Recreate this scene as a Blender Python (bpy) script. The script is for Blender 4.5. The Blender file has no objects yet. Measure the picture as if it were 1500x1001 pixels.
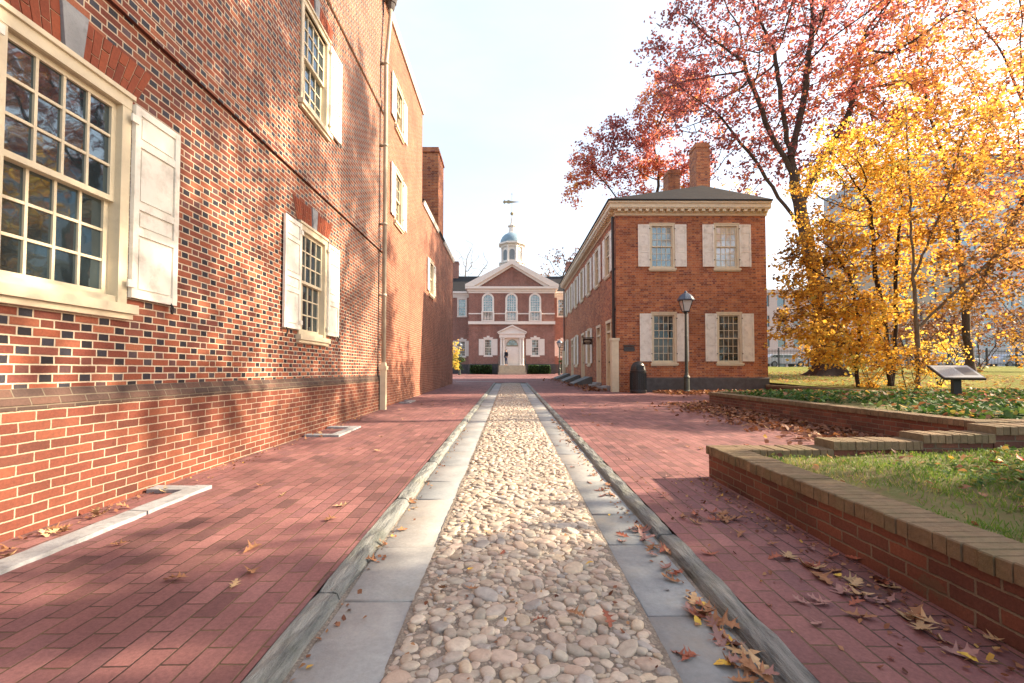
import bpy, math, random
import numpy as np
from mathutils import Vector, Matrix
R = math.radians; PI = math.pi
random.seed(7); rng = np.random.default_rng(7)
S = bpy.context.scene; COL = S.collection
SUN_AZ, SUN_EL = 84.0, 28.0          # azimuth clockwise from +Y (the way the lane runs)

def gz(y): return 0.014 * min(y, 60.0) - 0.02       # gentle rise of the lane towards the hall
def lawnz(x, y):
    return 0.40 + 0.030 * max(0.0, min(y, 60) - 12.0) + 0.03 * math.sin(x * .7) * math.sin(y * .5)

# ------------------------------------------------------------------ mesh helpers
class MB:
    def __init__(s): s.v = []; s.f = []; s.m = []
    def add(s, vs, fs, m=0):
        b = len(s.v); s.v.extend([tuple(p) for p in vs])
        for f in fs: s.f.append(tuple(b + i for i in f)); s.m.append(m)
        return s
    def box(s, x0, x1, y0, y1, z0, z1, m=0):
        vs = [(x0,y0,z0),(x1,y0,z0),(x1,y1,z0),(x0,y1,z0),(x0,y0,z1),(x1,y0,z1),(x1,y1,z1),(x0,y1,z1)]
        return s.add(vs, [(0,3,2,1),(4,5,6,7),(0,1,5,4),(1,2,6,5),(2,3,7,6),(3,0,4,7)], m)
    def quad(s, a, b, c, d, m=0): return s.add([a,b,c,d], [(0,1,2,3)], m)
    def prism(s, pts, axis, a, b, m=0):
        """closed 2-D outline pushed along an axis; outline coords are the two other axes in xyz order"""
        def P(p, t):
            return (t,p[0],p[1]) if axis == 'x' else ((p[0],t,p[1]) if axis == 'y' else (p[0],p[1],t))
        n = len(pts); vs = [P(p,a) for p in pts] + [P(p,b) for p in pts]
        fs = [tuple(range(n))[::-1], tuple(range(n, 2*n))]
        fs += [(i, (i+1) % n, n + (i+1) % n, n + i) for i in range(n)]
        return s.add(vs, fs, m)
    def tube(s, pts, rad, n=8, m=0, caps=True):
        pts = [Vector(p) for p in pts]
        if not hasattr(rad, '__len__'): rad = [rad] * len(pts)
        rings = []
        for i, p in enumerate(pts):
            d = (pts[min(i+1, len(pts)-1)] - pts[max(i-1, 0)]).normalized()
            a = Vector((0,0,1)) if abs(d.z) < .9 else Vector((1,0,0))
            u = d.cross(a).normalized(); w = d.cross(u)
            rings.append([p + (u*math.cos(2*PI*k/n) + w*math.sin(2*PI*k/n)) * rad[i] for k in range(n)])
        vs = [q for r in rings for q in r]
        fs = [(i*n+k, i*n+(k+1) % n, (i+1)*n+(k+1) % n, (i+1)*n+k) for i in range(len(pts)-1) for k in range(n)]
        if caps: fs += [tuple(range(n))[::-1], tuple((len(pts)-1)*n + k for k in range(n))]
        return s.add(vs, fs, m)
    def lathe(s, prof, c, n=16, m=0, rot=0):
        vs = []; fs = []
        for r, z in prof:
            vs += [(c[0] + r*math.cos(2*PI*k/n+rot), c[1] + r*math.sin(2*PI*k/n+rot), c[2] + z) for k in range(n)]
        for i in range(len(prof)-1):
            fs += [(i*n+k, i*n+(k+1) % n, (i+1)*n+(k+1) % n, (i+1)*n+k) for k in range(n)]
        fs += [tuple(range(n))[::-1], tuple((len(prof)-1)*n+k for k in range(n))]
        return s.add(vs, fs, m)
    def build(s, name, mats, parent=None, off=(0,0,0), smooth=False, origin=None, bevel=0):
        if not isinstance(mats, (list, tuple)): mats = [mats]
        V = np.array(s.v, float) - np.array(off, float)
        if origin is None:
            lo, hi = V.min(0), V.max(0); origin = ((lo[0]+hi[0])/2, (lo[1]+hi[1])/2, lo[2])
        V = V - np.array(origin)
        me = bpy.data.meshes.new(name); me.from_pydata(V.tolist(), [], s.f)
        for m in mats: me.materials.append(m)
        me.polygons.foreach_set('material_index', s.m)
        if smooth: me.polygons.foreach_set('use_smooth', [True]*len(s.f))
        o = bpy.data.objects.new(name, me); COL.objects.link(o)
        o.parent = parent; o.location = origin
        if bevel:
            b = o.modifiers.new('bevel', 'BEVEL'); b.width = bevel; b.segments = 2; b.limit_method = 'ANGLE'
        return o
def np_mesh(name, V, F, mat, parent=None, off=(0,0,0), smooth=False, attr=None, col=None):
    V = np.asarray(V, float) - np.array(off, float); lo, hi = V.min(0), V.max(0)
    org = np.array([(lo[0]+hi[0])/2, (lo[1]+hi[1])/2, lo[2]]); V = V - org
    F = np.asarray(F); k = F.shape[1]
    me = bpy.data.meshes.new(name)
    me.vertices.add(len(V)); me.vertices.foreach_set('co', V.astype(np.float32).ravel())
    me.loops.add(F.size); me.loops.foreach_set('vertex_index', F.astype(np.int32).ravel())
    me.polygons.add(len(F)); me.polygons.foreach_set('loop_start', (np.arange(len(F))*k).astype(np.int32))
    if smooth: me.polygons.foreach_set('use_smooth', np.ones(len(F), bool))
    me.update(calc_edges=True)
    if attr is not None:
        a = me.attributes.new('rnd', 'FLOAT', 'POINT'); a.data.foreach_set('value', np.asarray(attr, np.float32))
    if col is not None:
        a = me.attributes.new('tone', 'FLOAT_COLOR', 'POINT'); a.data.foreach_set('color', np.asarray(col, np.float32).ravel())
    me.materials.append(mat)
    o = bpy.data.objects.new(name, me); COL.objects.link(o); o.parent = parent; o.location = org
    return o
def tag(o, label=None, cat=None, group=None, kind=None):
    if label: o['label'] = label
    if cat: o['category'] = cat
    if group: o['group'] = group
    if kind: o['kind'] = kind
    return o
def thing(name, loc, label, cat, group=None, rz=0):
    o = bpy.data.objects.new(name, None); COL.objects.link(o); o.empty_display_size = .2
    o.location = loc; o.rotation_euler = (0,0,rz)
    return tag(o, label, cat, group)
def copy_tree(o, parent=None):
    c = o.copy(); COL.objects.link(c); c.parent = parent
    for ch in list(o.children): copy_tree(ch, c)
    return c

# ------------------------------------------------------------------ materials
class NT:
    def __init__(s, name):
        s.mat = bpy.data.materials.new(name); s.mat.use_nodes = True; s.t = s.mat.node_tree
        s.b = s.t.nodes['Principled BSDF']; s.out = s.t.nodes['Material Output']
    def n(s, typ, **kw):
        nd = s.t.nodes.new(typ)
        for k, v in kw.items(): setattr(nd, k, v)
        return nd
    def put(s, sock, v):
        if isinstance(v, bpy.types.NodeSocket): s.t.links.new(v, sock)
        elif v is not None: sock.default_value = v
    def m(s, op, a, b=None, c=None):
        nd = s.n('ShaderNodeMath', operation=op); s.put(nd.inputs[0], a)
        if b is not None: s.put(nd.inputs[1], b)
        if c is not None: s.put(nd.inputs[2], c)
        return nd.outputs[0]
    def mixf(s, f, a, b): return s.m('ADD', s.m('MULTIPLY', s.m('SUBTRACT', 1.0, f), a), s.m('MULTIPLY', f, b))
    def mixc(s, f, a, b, bt='MIX'):
        nd = s.n('ShaderNodeMix', data_type='RGBA', blend_type=bt)
        s.put(nd.inputs[0], f)
        for i, v in ((6, a), (7, b)): s.put(nd.inputs[i], v if isinstance(v, bpy.types.NodeSocket) else (*v, 1))
        return nd.outputs[2]
    def ramp(s, f, stops, interp='LINEAR'):
        nd = s.n('ShaderNodeValToRGB'); e = nd.color_ramp.elements; nd.color_ramp.interpolation = interp
        while len(e) < len(stops): e.new(.5)
        for el, (p, c) in zip(e, stops): el.position = p; el.color = (*c, 1)
        s.put(nd.inputs[0], f); return nd.outputs[0]
    def noise(s, scale, vec=None, detail=4, rough=.55, out=0, dist=0):
        nd = s.n('ShaderNodeTexNoise'); nd.inputs['Scale'].default_value = scale
        nd.inputs['Detail'].default_value = detail; nd.inputs['Roughness'].default_value = rough
        nd.inputs['Distortion'].default_value = dist
        if vec is not None: s.put(nd.inputs['Vector'], vec)
        return nd.outputs[out]
    def pos(s): return s.n('ShaderNodeNewGeometry').outputs['Position']
    def bump(s, h, strength=.4, dist=.01):
        nd = s.n('ShaderNodeBump'); nd.inputs['Strength'].default_value = strength; nd.inputs['Distance'].default_value = dist
        s.put(nd.inputs['Height'], h); s.put(s.b.inputs['Normal'], nd.outputs[0])
    def fin(s, col, rough=.7, spec=.3):
        s.put(s.b.inputs['Base Color'], col if isinstance(col, bpy.types.NodeSocket) else (*col, 1))
        s.put(s.b.inputs['Roughness'], rough); s.put(s.b.inputs['Specular IOR Level'], spec)
        return s.mat

def brick(name, course, stretch, header, joint, reds, darks, mortar, axes='wall', rough=.82, wob=.004, bumpd=.007, stain=.42, hrough=.42, soft=.0018, wear=None):
    """bond of bricks from wall position: `stretch`/`header` are pitches along a course (header 0 = running bond)"""
    t = NT(name); g = t.n('ShaderNodeNewGeometry'); P = g.outputs['Position']
    sp = t.n('ShaderNodeSeparateXYZ'); t.put(sp.inputs[0], P)
    X, Y, Z = sp.outputs
    if axes == 'wall':
        sn = t.n('ShaderNodeSeparateXYZ'); t.put(sn.inputs[0], g.outputs['True Normal'])
        ax = t.m('GREATER_THAN', t.m('ABSOLUTE', sn.outputs[0]), .5)
        u = t.mixf(ax, X, Y); v = Z
    else: u, v = Y, X
    wv = t.n('ShaderNodeSeparateColor'); t.put(wv.inputs[0], t.noise(9.0, P, 2, .5, 1))
    u = t.m('ADD', u, t.m('MULTIPLY', t.m('SUBTRACT', wv.outputs[0], .5), wob*2.2))
    v = t.m('ADD', v, t.m('MULTIPLY', t.m('SUBTRACT', wv.outputs[1], .5), wob*1.6))
    per = stretch + header
    rv = t.m('DIVIDE', v, course); row = t.m('FLOOR', rv); fv = t.m('SUBTRACT', rv, row)
    rowr = t.n('ShaderNodeTexWhiteNoise', noise_dimensions='1D'); t.put(rowr.inputs['W'], row)
    tt = t.m('ADD', t.m('DIVIDE', u, per), t.m('ADD', t.m('MULTIPLY', t.m('FLOORED_MODULO', row, 2.0), .5), t.m('MULTIPLY', rowr.outputs[0], .07)))
    colm = t.m('FLOOR', tt); ft = t.m('MULTIPLY', t.m('SUBTRACT', tt, colm), per)
    ish = t.m('GREATER_THAN', ft, stretch)
    lx = t.m('SUBTRACT', ft, t.m('MULTIPLY', ish, stretch)); ln = t.mixf(ish, stretch, max(header, .001))
    d = t.m('MINIMUM', t.m('MINIMUM', lx, t.m('SUBTRACT', ln, lx)), t.m('MULTIPLY', t.m('MINIMUM', fv, t.m('SUBTRACT', 1.0, fv)), course))
    d = t.m('ADD', d, t.m('MULTIPLY', t.m('SUBTRACT', t.noise(70.0, P, 3, .6), .5), wob*1.3))      # chipped edges
    mr = t.n('ShaderNodeMapRange', interpolation_type='SMOOTHSTEP'); t.put(mr.inputs[0], d)
    mr.inputs[1].default_value = joint/2 - soft; mr.inputs[2].default_value = joint/2 + soft
    mask = mr.outputs[0]
    idv = t.n('ShaderNodeCombineXYZ'); t.put(idv.inputs[0], t.m('ADD', colm, t.m('MULTIPLY', ish, .37))); t.put(idv.inputs[1], row)
    wn = t.n('ShaderNodeTexWhiteNoise', noise_dimensions='3D'); t.put(wn.inputs['Vector'], idv.outputs[0])
    rnd = wn.outputs[0]
    n = len(reds); cs = t.ramp(rnd, [(i/(n-1), c) for i, c in enumerate(reds)])
    if header and darks:
        n = len(darks); ch = t.ramp(rnd, [(i/(n-1), c) for i, c in enumerate(darks)])
        cs = t.mixc(ish, cs, ch)
    fine = t.noise(60.0, P, 5, .7); big = t.noise(1.1, P, 4, .6)
    cs = t.mixc(.55, cs, t.ramp(fine, [(.3, (.45,.45,.45)), (.7, (1.25,1.22,1.2))]), 'MULTIPLY')
    mc = t.mixc(.5, mortar, t.ramp(t.noise(35.0, P, 4, .7), [(.3, (.5,.5,.5)), (.7, (1.15,1.15,1.15))]), 'MULTIPLY')
    if axes == 'ground': mc = t.mixc(1.0, mc, t.ramp(t.noise(1.3, P, 5, .65), [(.42, (1,1,1)), (.56, (3.2,3.4,2.2)), (.7, (5.5,4.6,3.8))]), 'MULTIPLY')
    col = t.mixc(mask, mc, cs)
    col = t.mixc(stain, col, t.ramp(big, [(.32, (.45,.43,.42)), (.62, (1.15,1.12,1.1))]), 'MULTIPLY')
    if wear: col = t.mixc(t.m('MULTIPLY', t.m('GREATER_THAN', t.noise(2.6, P, 6, .7), .62), wear[0]), col, wear[1])
    rg = t.mixf(t.m('MULTIPLY', mask, ish), rough, hrough) if header and darks else rough
    h = t.m('ADD', t.m('MULTIPLY', mask, 1.0), t.m('ADD', t.m('MULTIPLY', fine, .35), t.m('MULTIPLY', t.m('MULTIPLY', rnd, mask), .35)))
    t.bump(h, .75, bumpd)
    return t.fin(col, rg, .35)

REDS = [(.11,.032,.024), (.22,.062,.036), (.28,.084,.044), (.17,.046,.032), (.34,.120,.064), (.15,.046,.038)]
M = {}
M['flemish'] = brick('flemish_brick', .0605, .1905, .0925, .011, REDS, [(.018,.018,.026), (.035,.035,.05), (.012,.012,.018), (.07,.06,.07), (.16,.045,.03)], (.58,.48,.36))
M['base_brick'] = brick('base_brick', .066, .205, 0, .0095, [(.095,.030,.021), (.175,.050,.030), (.14,.040,.026), (.215,.070,.038), (.11,.037,.028)], None, (.40,.32,.24), wob=.006, stain=.6)
M['rear_brick'] = brick('rear_brick', .067, .205, .1, .010, [(.20,.062,.036), (.31,.105,.058), (.26,.08,.045), (.38,.145,.08)], [(.18,.06,.04), (.29,.10,.055), (.15,.048,.035)], (.50,.37,.27), hrough=.75, stain=.5)
M['court_brick'] = brick('court_brick', .068, .21, .105, .009, [(.20,.055,.03), (.42,.135,.055), (.50,.185,.07), (.30,.085,.04), (.56,.24,.10), (.24,.08,.06)], [(.16,.05,.035), (.40,.13,.055), (.48,.18,.075), (.22,.07,.05)], (.46,.33,.24), hrough=.75, wob=.007)
M['hall_brick'] = brick('hall_brick', .068, .21, .105, .011, [(.27,.10,.075), (.37,.145,.108), (.31,.118,.088)], [(.17,.085,.08), (.29,.118,.09)], (.48,.40,.34), hrough=.7)
M['garden_brick'] = brick('garden_brick', .068, .21, 0, .010, [(.13,.05,.035), (.21,.08,.05), (.11,.045,.035), (.25,.105,.065)], None, (.20,.165,.12), wob=.008, stain=.7, wear=(.45, (.085,.075,.045)))
M['paver'] = brick('brick_paver', .104, .208, 0, .0072, [(.165,.078,.078), (.245,.115,.112), (.205,.094,.095), (.285,.140,.136), (.225,.102,.100), (.185,.092,.098), (.23,.108,.106), (.26,.125,.12), (.125,.064,.064)], None, (.045,.030,.025), axes='ground', rough=.72, wob=.0035, bumpd=.005, stain=.52, soft=.0016)
# the two sheets of pavement share the recipe; wear differs by the position noise

def plain(name, col, rough=.6, spec=.3, var=.2, scale=6, bumps=0, bs=40, stain=None, metal=0):
    t = NT(name); P = t.pos()
    c = t.mixc(1.0, col, t.ramp(t.noise(scale, P, 6, .65), [(.25, (1-var,)*3), (.75, (1+var*.6,)*3)]), 'MULTIPLY')
    if stain: c = t.mixc(t.m('MULTIPLY', t.ramp(t.noise(stain[1], P, 6, .7), [(.5, (0,0,0)), (.72, (1,1,1))]), stain[2] if len(stain) > 2 else .6), c, stain[0])
    if bumps: t.bump(t.noise(bs, P, 6, .65), bumps, .01)
    t.b.inputs['Metallic'].default_value = metal
    return t.fin(c, rough, spec)
M['cream'] = plain('cream_paint', (.64,.565,.41), .5, .35, .12, 5, .08, 30, ((.42,.36,.25), 7, .35))
M['white'] = plain('white_paint', (.64,.615,.55), .5, .35, .10, 4, .08, 30, ((.5,.47,.4), 6, .3))
M['putty'] = plain('shutter_paint', (.76,.735,.66), .45, .35, .14, 4, .06, 30, ((.38,.34,.27), 5, .6))
M['hallwhite'] = plain('hall_white_paint', (.80,.74,.68), .5, .3, .08, 3)
M['iron'] = plain('black_iron', (.018,.018,.02), .38, .5, .3, 8, .1)
M['lampgreen'] = plain('weathered_iron', (.03,.038,.032), .45, .5, .5, 9, .1, 40, ((.09,.10,.07), 5, .5))
M['lampblue'] = plain('blue_grey_cap', (.07,.10,.15), .4, .5, .2, 8)
M['marble'] = plain('weathered_marble', (.31,.325,.34), .65, .3, .5, 12, .6, 25, ((.15,.15,.15), 6, .85))
M['greystone'] = plain('grey_stone', (.095,.09,.09), .8, .2, .35, 5, .3, 30)
M['slate'] = plain('slate_roof', (.024,.024,.026), .8, .15, .4, 14, .3, 12, ((.045,.043,.04), 2, .5))
M['lead'] = plain('blue_lead', (.20,.30,.38), .5, .4, .25, 3, .1)
M['gold'] = plain('gilded_metal', (.30,.26,.16), .4, .5, .2, 4)
M['bark'] = plain('bark', (.085,.062,.048), .9, .15, .5, 12, .8, 25)
M['barkgrey'] = plain('pale_bark', (.17,.13,.09), .85, .15, .4, 10, .6, 20)
M['barkdark'] = plain('dark_bark', (.05,.036,.03), .9, .1, .4, 12, .6, 20)
M['greypaint'] = plain('downspout_paint', (.36,.33,.27), .5, .4, .3, 3, .05, 30, ((.55,.5,.38), 1.2, .8))
M['hatch'] = plain('hatch_metal', (.12,.14,.145), .6, .4, .3, 4, .1)
M['louvre'] = plain('cupola_louvre', (.22,.25,.27), .7)
M['steps'] = plain('hall_steps', (.42,.36,.28), .8, .2, .25, 5, .2)
M['bluestone'] = None
t = NT('bluestone_flags'); P = t.pos()
sp = t.n('ShaderNodeSeparateXYZ'); t.put(sp.inputs[0], P)
idn = t.n('ShaderNodeAttribute', attribute_name='rnd').outputs['Fac']
c = t.ramp(idn, [(0, (.23,.255,.265)), (.35, (.30,.315,.32)), (.7, (.265,.295,.31)), (1, (.34,.34,.325))])
c = t.mixc(.8, c, t.ramp(t.noise(3.2, P, 7, .68, dist=.4), [(.28, (.66,.66,.66)), (.7, (1.22,1.2,1.17))]), 'MULTIPLY')
c = t.mixc(.35, c, t.ramp(t.noise(45, P, 6, .75), [(.3, (.55,.55,.55)), (.7, (1.2,1.2,1.2))]), 'MULTIPLY')
c = t.mixc(t.m('MULTIPLY', t.ramp(t.noise(1.7, P, 6, .7), [(.52, (0,0,0)), (.7, (1,1,1))]), .45), c, (.30,.26,.20))
t.bump(t.m('ADD', t.noise(7, P, 7, .7), t.m('MULTIPLY', t.noise(80, P, 3, .6), .15)), .35, .012); M['bluestone'] = t.fin(c, .62, .35)
t = NT('kerb_stone'); P = t.pos()
mp = t.n('ShaderNodeMapping'); t.put(mp.inputs[0], P); mp.inputs['Scale'].default_value = (9, 1.3, 9)
c = t.ramp(t.noise(1.6, mp.outputs[0], 7, .7, dist=.6), [(.28, (.045,.052,.052)), (.42, (.14,.155,.155)), (.58, (.25,.265,.255)), (.75, (.38,.37,.33))])
c = t.mixc(t.m('MULTIPLY', t.ramp(t.noise(2.3, P, 5, .7), [(.5, (0,0,0)), (.68, (1,1,1))]), .5), c, (.16,.17,.11))
t.bump(t.noise(2.4, mp.outputs[0], 7, .72), .9, .04); M['kerb'] = t.fin(c, .7, .3)
t = NT('mortar_bed'); P = t.pos()
c = t.ramp(t.noise(11, P, 8, .75), [(.28, (.19,.17,.145)), (.5, (.30,.27,.23)), (.72, (.40,.365,.315))])
vo = t.n('ShaderNodeTexVoronoi'); vo.inputs['Scale'].default_value = 75; t.put(vo.inputs['Vector'], P)
c = t.mixc(.6, c, t.ramp(vo.outputs['Distance'], [(.1, (1.1,1.05,1.0)), (.6, (.55,.52,.5))]), 'MULTIPLY')
t.bump(t.m('ADD', t.noise(30, P, 8, .75), t.m('MULTIPLY', vo.outputs['Distance'], -.6)), .8, .012); M['mortar'] = t.fin(c, .9, .2)
t = NT('river_stone'); P = t.pos()
c = t.n('ShaderNodeAttribute', attribute_name='tone').outputs['Color']
c = t.mixc(.6, c, t.ramp(t.noise(28, P, 7, .7, dist=.5), [(.28, (.55,.52,.48)), (.72, (1.3,1.26,1.2))]), 'MULTIPLY')
t.bump(t.noise(55, P, 5, .65), .35, .006); M['cobble'] = t.fin(c, .55, .4)
t = NT('soil'); P = t.pos()
c = t.ramp(t.noise(6, P, 8, .7), [(.3, (.09,.085,.04)), (.46, (.19,.165,.085)), (.58, (.14,.16,.06)), (.75, (.36,.31,.20))])
t.bump(t.noise(25, P, 8, .75), .9, .03); M['soil'] = t.fin(c, .95, .1)
t = NT('lawn'); P = t.pos()
c = t.ramp(t.noise(.9, P, 8, .72), [(.3, (.085,.11,.022)), (.5, (.17,.185,.04)), (.7, (.30,.24,.07))])
c = t.mixc(.6, c, t.ramp(t.noise(22, P, 6, .75), [(.3, (.5,.5,.5)), (.7, (1.3,1.3,1.2))]), 'MULTIPLY')
t.bump(t.noise(30, P, 8, .8), 1.0, .05); M['lawn'] = t.fin(c, .95, .1)
t = NT('wide_ground'); P = t.pos()
M['ground'] = t.fin(t.ramp(t.noise(.4, P, 8, .7), [(.3, (.10,.09,.07)), (.7, (.2,.17,.13))]), .95, .1)

def glass(name, tint=(.016,.026,.032), rough=.03, curtain=None, ior=2.1):
    t = NT(name); P = t.pos()
    c = tint
    if curtain: c = t.ramp(t.noise(1.9, P, 4, .6), [(.38, tint), (.62, curtain)])
    nd = t.n('ShaderNodeBump'); nd.inputs['Strength'].default_value = .07; nd.inputs['Distance'].default_value = .02
    t.put(nd.inputs['Height'], t.noise(3.6, P, 2, .5)); t.put(t.b.inputs['Normal'], nd.outputs[0])
    t.b.inputs['IOR'].default_value = ior; t.b.inputs['Specular Tint'].default_value = (.72, .90, 1, 1)
    return t.fin(c, rough, .8)
M['glass'] = glass('window_glass')
M['glasshall'] = glass('hall_window_glass', (.03,.035,.03), .06, (.22,.25,.20))
M['glassdrape'] = glass('curtained_glass', (.42,.40,.34), .08, (.62,.60,.54))
M['glassfront'] = glass('front_window_glass', (.018,.018,.016), .05, (.10,.09,.07), 1.5)
M['lampglass'] = plain('frosted_lamp_glass', (.55,.55,.52), .25, .5, .1, 8)

def leafmat(name, stops, trans=.62, rough=.55):
    t = NT(name)
    f = t.n('ShaderNodeAttribute', attribute_name='rnd').outputs['Fac']
    c = t.ramp(f, stops)
    t.fin(c, rough, .25)
    tr = t.n('ShaderNodeBsdfTranslucent'); t.put(tr.inputs[0], t.mixc(1.0, c, (1.35,1.2,.9), 'MULTIPLY'))
    mx = t.n('ShaderNodeMixShader'); mx.inputs[0].default_value = trans
    t.t.links.new(t.b.outputs[0], mx.inputs[1]); t.t.links.new(tr.outputs[0], mx.inputs[2]); t.t.links.new(mx.outputs[0], t.out.inputs[0])
    return t.mat
M['redleaf'] = leafmat('oak_red_leaf', [(0, (.22,.085,.105)), (.3, (.40,.13,.14)), (.6, (.50,.175,.14)), (.85, (.58,.28,.12)), (1, (.62,.37,.13))])
M['orangeleaf'] = leafmat('oak_orange_leaf', [(0, (.30,.12,.08)), (.35, (.50,.22,.10)), (.7, (.60,.33,.11)), (1, (.66,.46,.14))])
M['yellowleaf'] = leafmat('yellow_leaf', [(0, (.17,.10,.05)), (.2, (.42,.24,.055)), (.5, (.66,.42,.075)), (.8, (.74,.53,.11)), (1, (.52,.49,.13))])  # dark brown end paints shaded clumps into the leaf colour
M['ivyleaf'] = leafmat('ivy_leaf', [(0, (.02,.05,.015)), (.5, (.04,.10,.025)), (.85, (.08,.15,.04)), (1, (.2,.2,.06))], .3, .7)
M['hedgeleaf'] = leafmat('hedge_leaf', [(0, (.015,.04,.012)), (1, (.05,.10,.03))], .3)
M['grassblade'] = leafmat('grass_blade', [(0, (.07,.15,.03)), (.5, (.12,.21,.04)), (.72, (.24,.25,.09)), (1, (.44,.36,.20))], .4)
M['litter'] = leafmat('dry_leaf_litter', [(0, (.09,.035,.022)), (.35, (.20,.085,.05)), (.65, (.30,.15,.08)), (.9, (.42,.27,.14)), (1, (.55,.36,.08))], .25)
FALL = {k: plain(k + '_fallen_leaf', c, .6, .25, .35, 22, .15, 60) for k, c in
        dict(brown=(.30,.15,.075), tan=(.46,.31,.17), russet=(.30,.10,.06), mauve=(.30,.17,.15), yellow=(.62,.42,.07), red=(.55,.07,.05)).items()}

# ------------------------------------------------------------------ world, sun, camera
w = bpy.data.worlds.new('World'); S.world = w; w.use_nodes = True
sky = w.node_tree.nodes.new('ShaderNodeTexSky'); sky.sky_type = 'NISHITA'; sky.sun_disc = False
sky.sun_elevation = R(SUN_EL); sky.sun_rotation = R(SUN_AZ); sky.air_density = 1.0; sky.dust_density = 3.0; sky.ozone_density = .4
# thin high cloud veil over the physical sky
wt = w.node_tree; tc = wt.nodes.new('ShaderNodeTexCoord'); wmp = wt.nodes.new('ShaderNodeMapping'); wmp.inputs['Scale'].default_value = (1, 1, 3.2)
wn_ = wt.nodes.new('ShaderNodeTexNoise'); wn_.inputs['Scale'].default_value = 1.7; wn_.inputs['Detail'].default_value = 7; wn_.inputs['Roughness'].default_value = .55
wr_ = wt.nodes.new('ShaderNodeMapRange'); wr_.inputs[1].default_value = .3; wr_.inputs[2].default_value = .75; wr_.inputs[3].default_value = .32; wr_.inputs[4].default_value = .80
wx = wt.nodes.new('ShaderNodeMix'); wx.data_type = 'RGBA'; wx.inputs[7].default_value = (2.15, 2.22, 2.26, 1)
wt.links.new(tc.outputs['Generated'], wmp.inputs[0]); wt.links.new(wmp.outputs[0], wn_.inputs['Vector']); wt.links.new(wn_.outputs[0], wr_.inputs[0])
wt.links.new(wr_.outputs[0], wx.inputs[0]); wt.links.new(sky.outputs[0], wx.inputs[6]); wt.links.new(wx.outputs[2], wt.nodes['Background'].inputs[0])
w.node_tree.nodes['Background'].inputs[1].default_value = 0.15
sl = bpy.data.lights.new('sun', 'SUN'); sl.energy = 4.4; sl.angle = R(.6); sl.color = (1.0, .79, .56)
so = bpy.data.objects.new('sun', sl); COL.objects.link(so)
sd = Vector((math.sin(R(SUN_AZ))*math.cos(R(SUN_EL)), math.cos(R(SUN_AZ))*math.cos(R(SUN_EL)), math.sin(R(SUN_EL))))
so.rotation_euler = sd.to_track_quat('Z', 'Y').to_euler(); so.location = (30, 20, 30)
cd = bpy.data.cameras.new('camera'); cd.lens = 16; cd.sensor_width = 36; cd.clip_start = .05; cd.clip_end = 6000
co = bpy.data.objects.new('camera', cd); COL.objects.link(co); co.location = (0, 0, 1.05)
cd.shift_y = .0143
co.rotation_euler = (R(90 + 1.8), 0, R(-.301)); S.camera = co
S.view_settings.view_transform = 'Standard'; S.view_settings.look = 'None'; S.view_settings.gamma = 1
S.view_settings.exposure = 1.8

# ------------------------------------------------------------------ setting
def strip(name, mat, x0, x1, ys, dz, label=None):
    mb = MB(); vs = []; fs = []
    for y in ys: vs += [(x0, y, gz(y) + dz), (x1, y, gz(y) + dz)]
    for i in range(len(ys)-1): fs.append((2*i, 2*i+1, 2*i+3, 2*i+2))
    mb.add(vs, fs); return tag(mb.build(name, mat), kind='structure')
def grid(name, mat, x0, x1, y0, y1, nx, ny, zf, kind='structure'):
    xs = np.linspace(x0, x1, nx+1); yy = np.linspace(y0, y1, ny+1)
    V = [(x, y, zf(x, y)) for y in yy for x in xs]
    F = [(j*(nx+1)+i, j*(nx+1)+i+1, (j+1)*(nx+1)+i+1, (j+1)*(nx+1)+i) for j in range(ny) for i in range(nx)]
    return tag(np_mesh(name, V, F, mat, smooth=True), kind=kind)
YS = [-8, 0, 10, 26.2]
mb = MB(); ys = [-1500, -10, 60, 2500]
vs = []
for y in ys:
    zz = gz(max(y, -10)) - .09
    vs += [(-2000, y, zz), (2000, y, zz)]
mb.add(vs, [(2*i, 2*i+1, 2*i+3, 2*i+2) for i in range(3)]); tag(mb.build('ground', M['ground']), kind='structure')
def heave(x, y): return gz(y) + (.0035*math.sin(x*2.9+1)*math.sin(y*2.1) + .0025*math.sin(x*6.1+y*4.7) - .004)*min(1, abs(abs(x-.07)-.975)*4)
grid('brick_pavement', M['paver'], -3.6, -.905, -4, 26.2, 18, 160, heave)
grid('brick_pavement', M['paver'], 1.045, 6.2, -4, 26.2, 30, 160, heave)
strip('brick_pavement', M['paver'], 6.2, 30, YS, -.004)
strip('brick_plaza', M['paver'], -14, 14, [26.2, 45, 60], 0.0)
grid('roadway_bed', M['mortar'], -.455, .605, -1.0, 26.2, 24, 420, lambda x, y: gz(y) - .0395 + .014*(1-((x-.07)/.53)**2) + .004*math.sin(x*31+y*17)*math.sin(y*23-x*9) + .003*math.sin(x*57+1)*math.sin(y*49))
strip('stone_gutter', M['marble'], -3.3, -.95, [27.8, 28.15], .004)
strip('stone_gutter', M['marble'], -.3, .75, [26.75, 27.0], .004)

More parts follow.
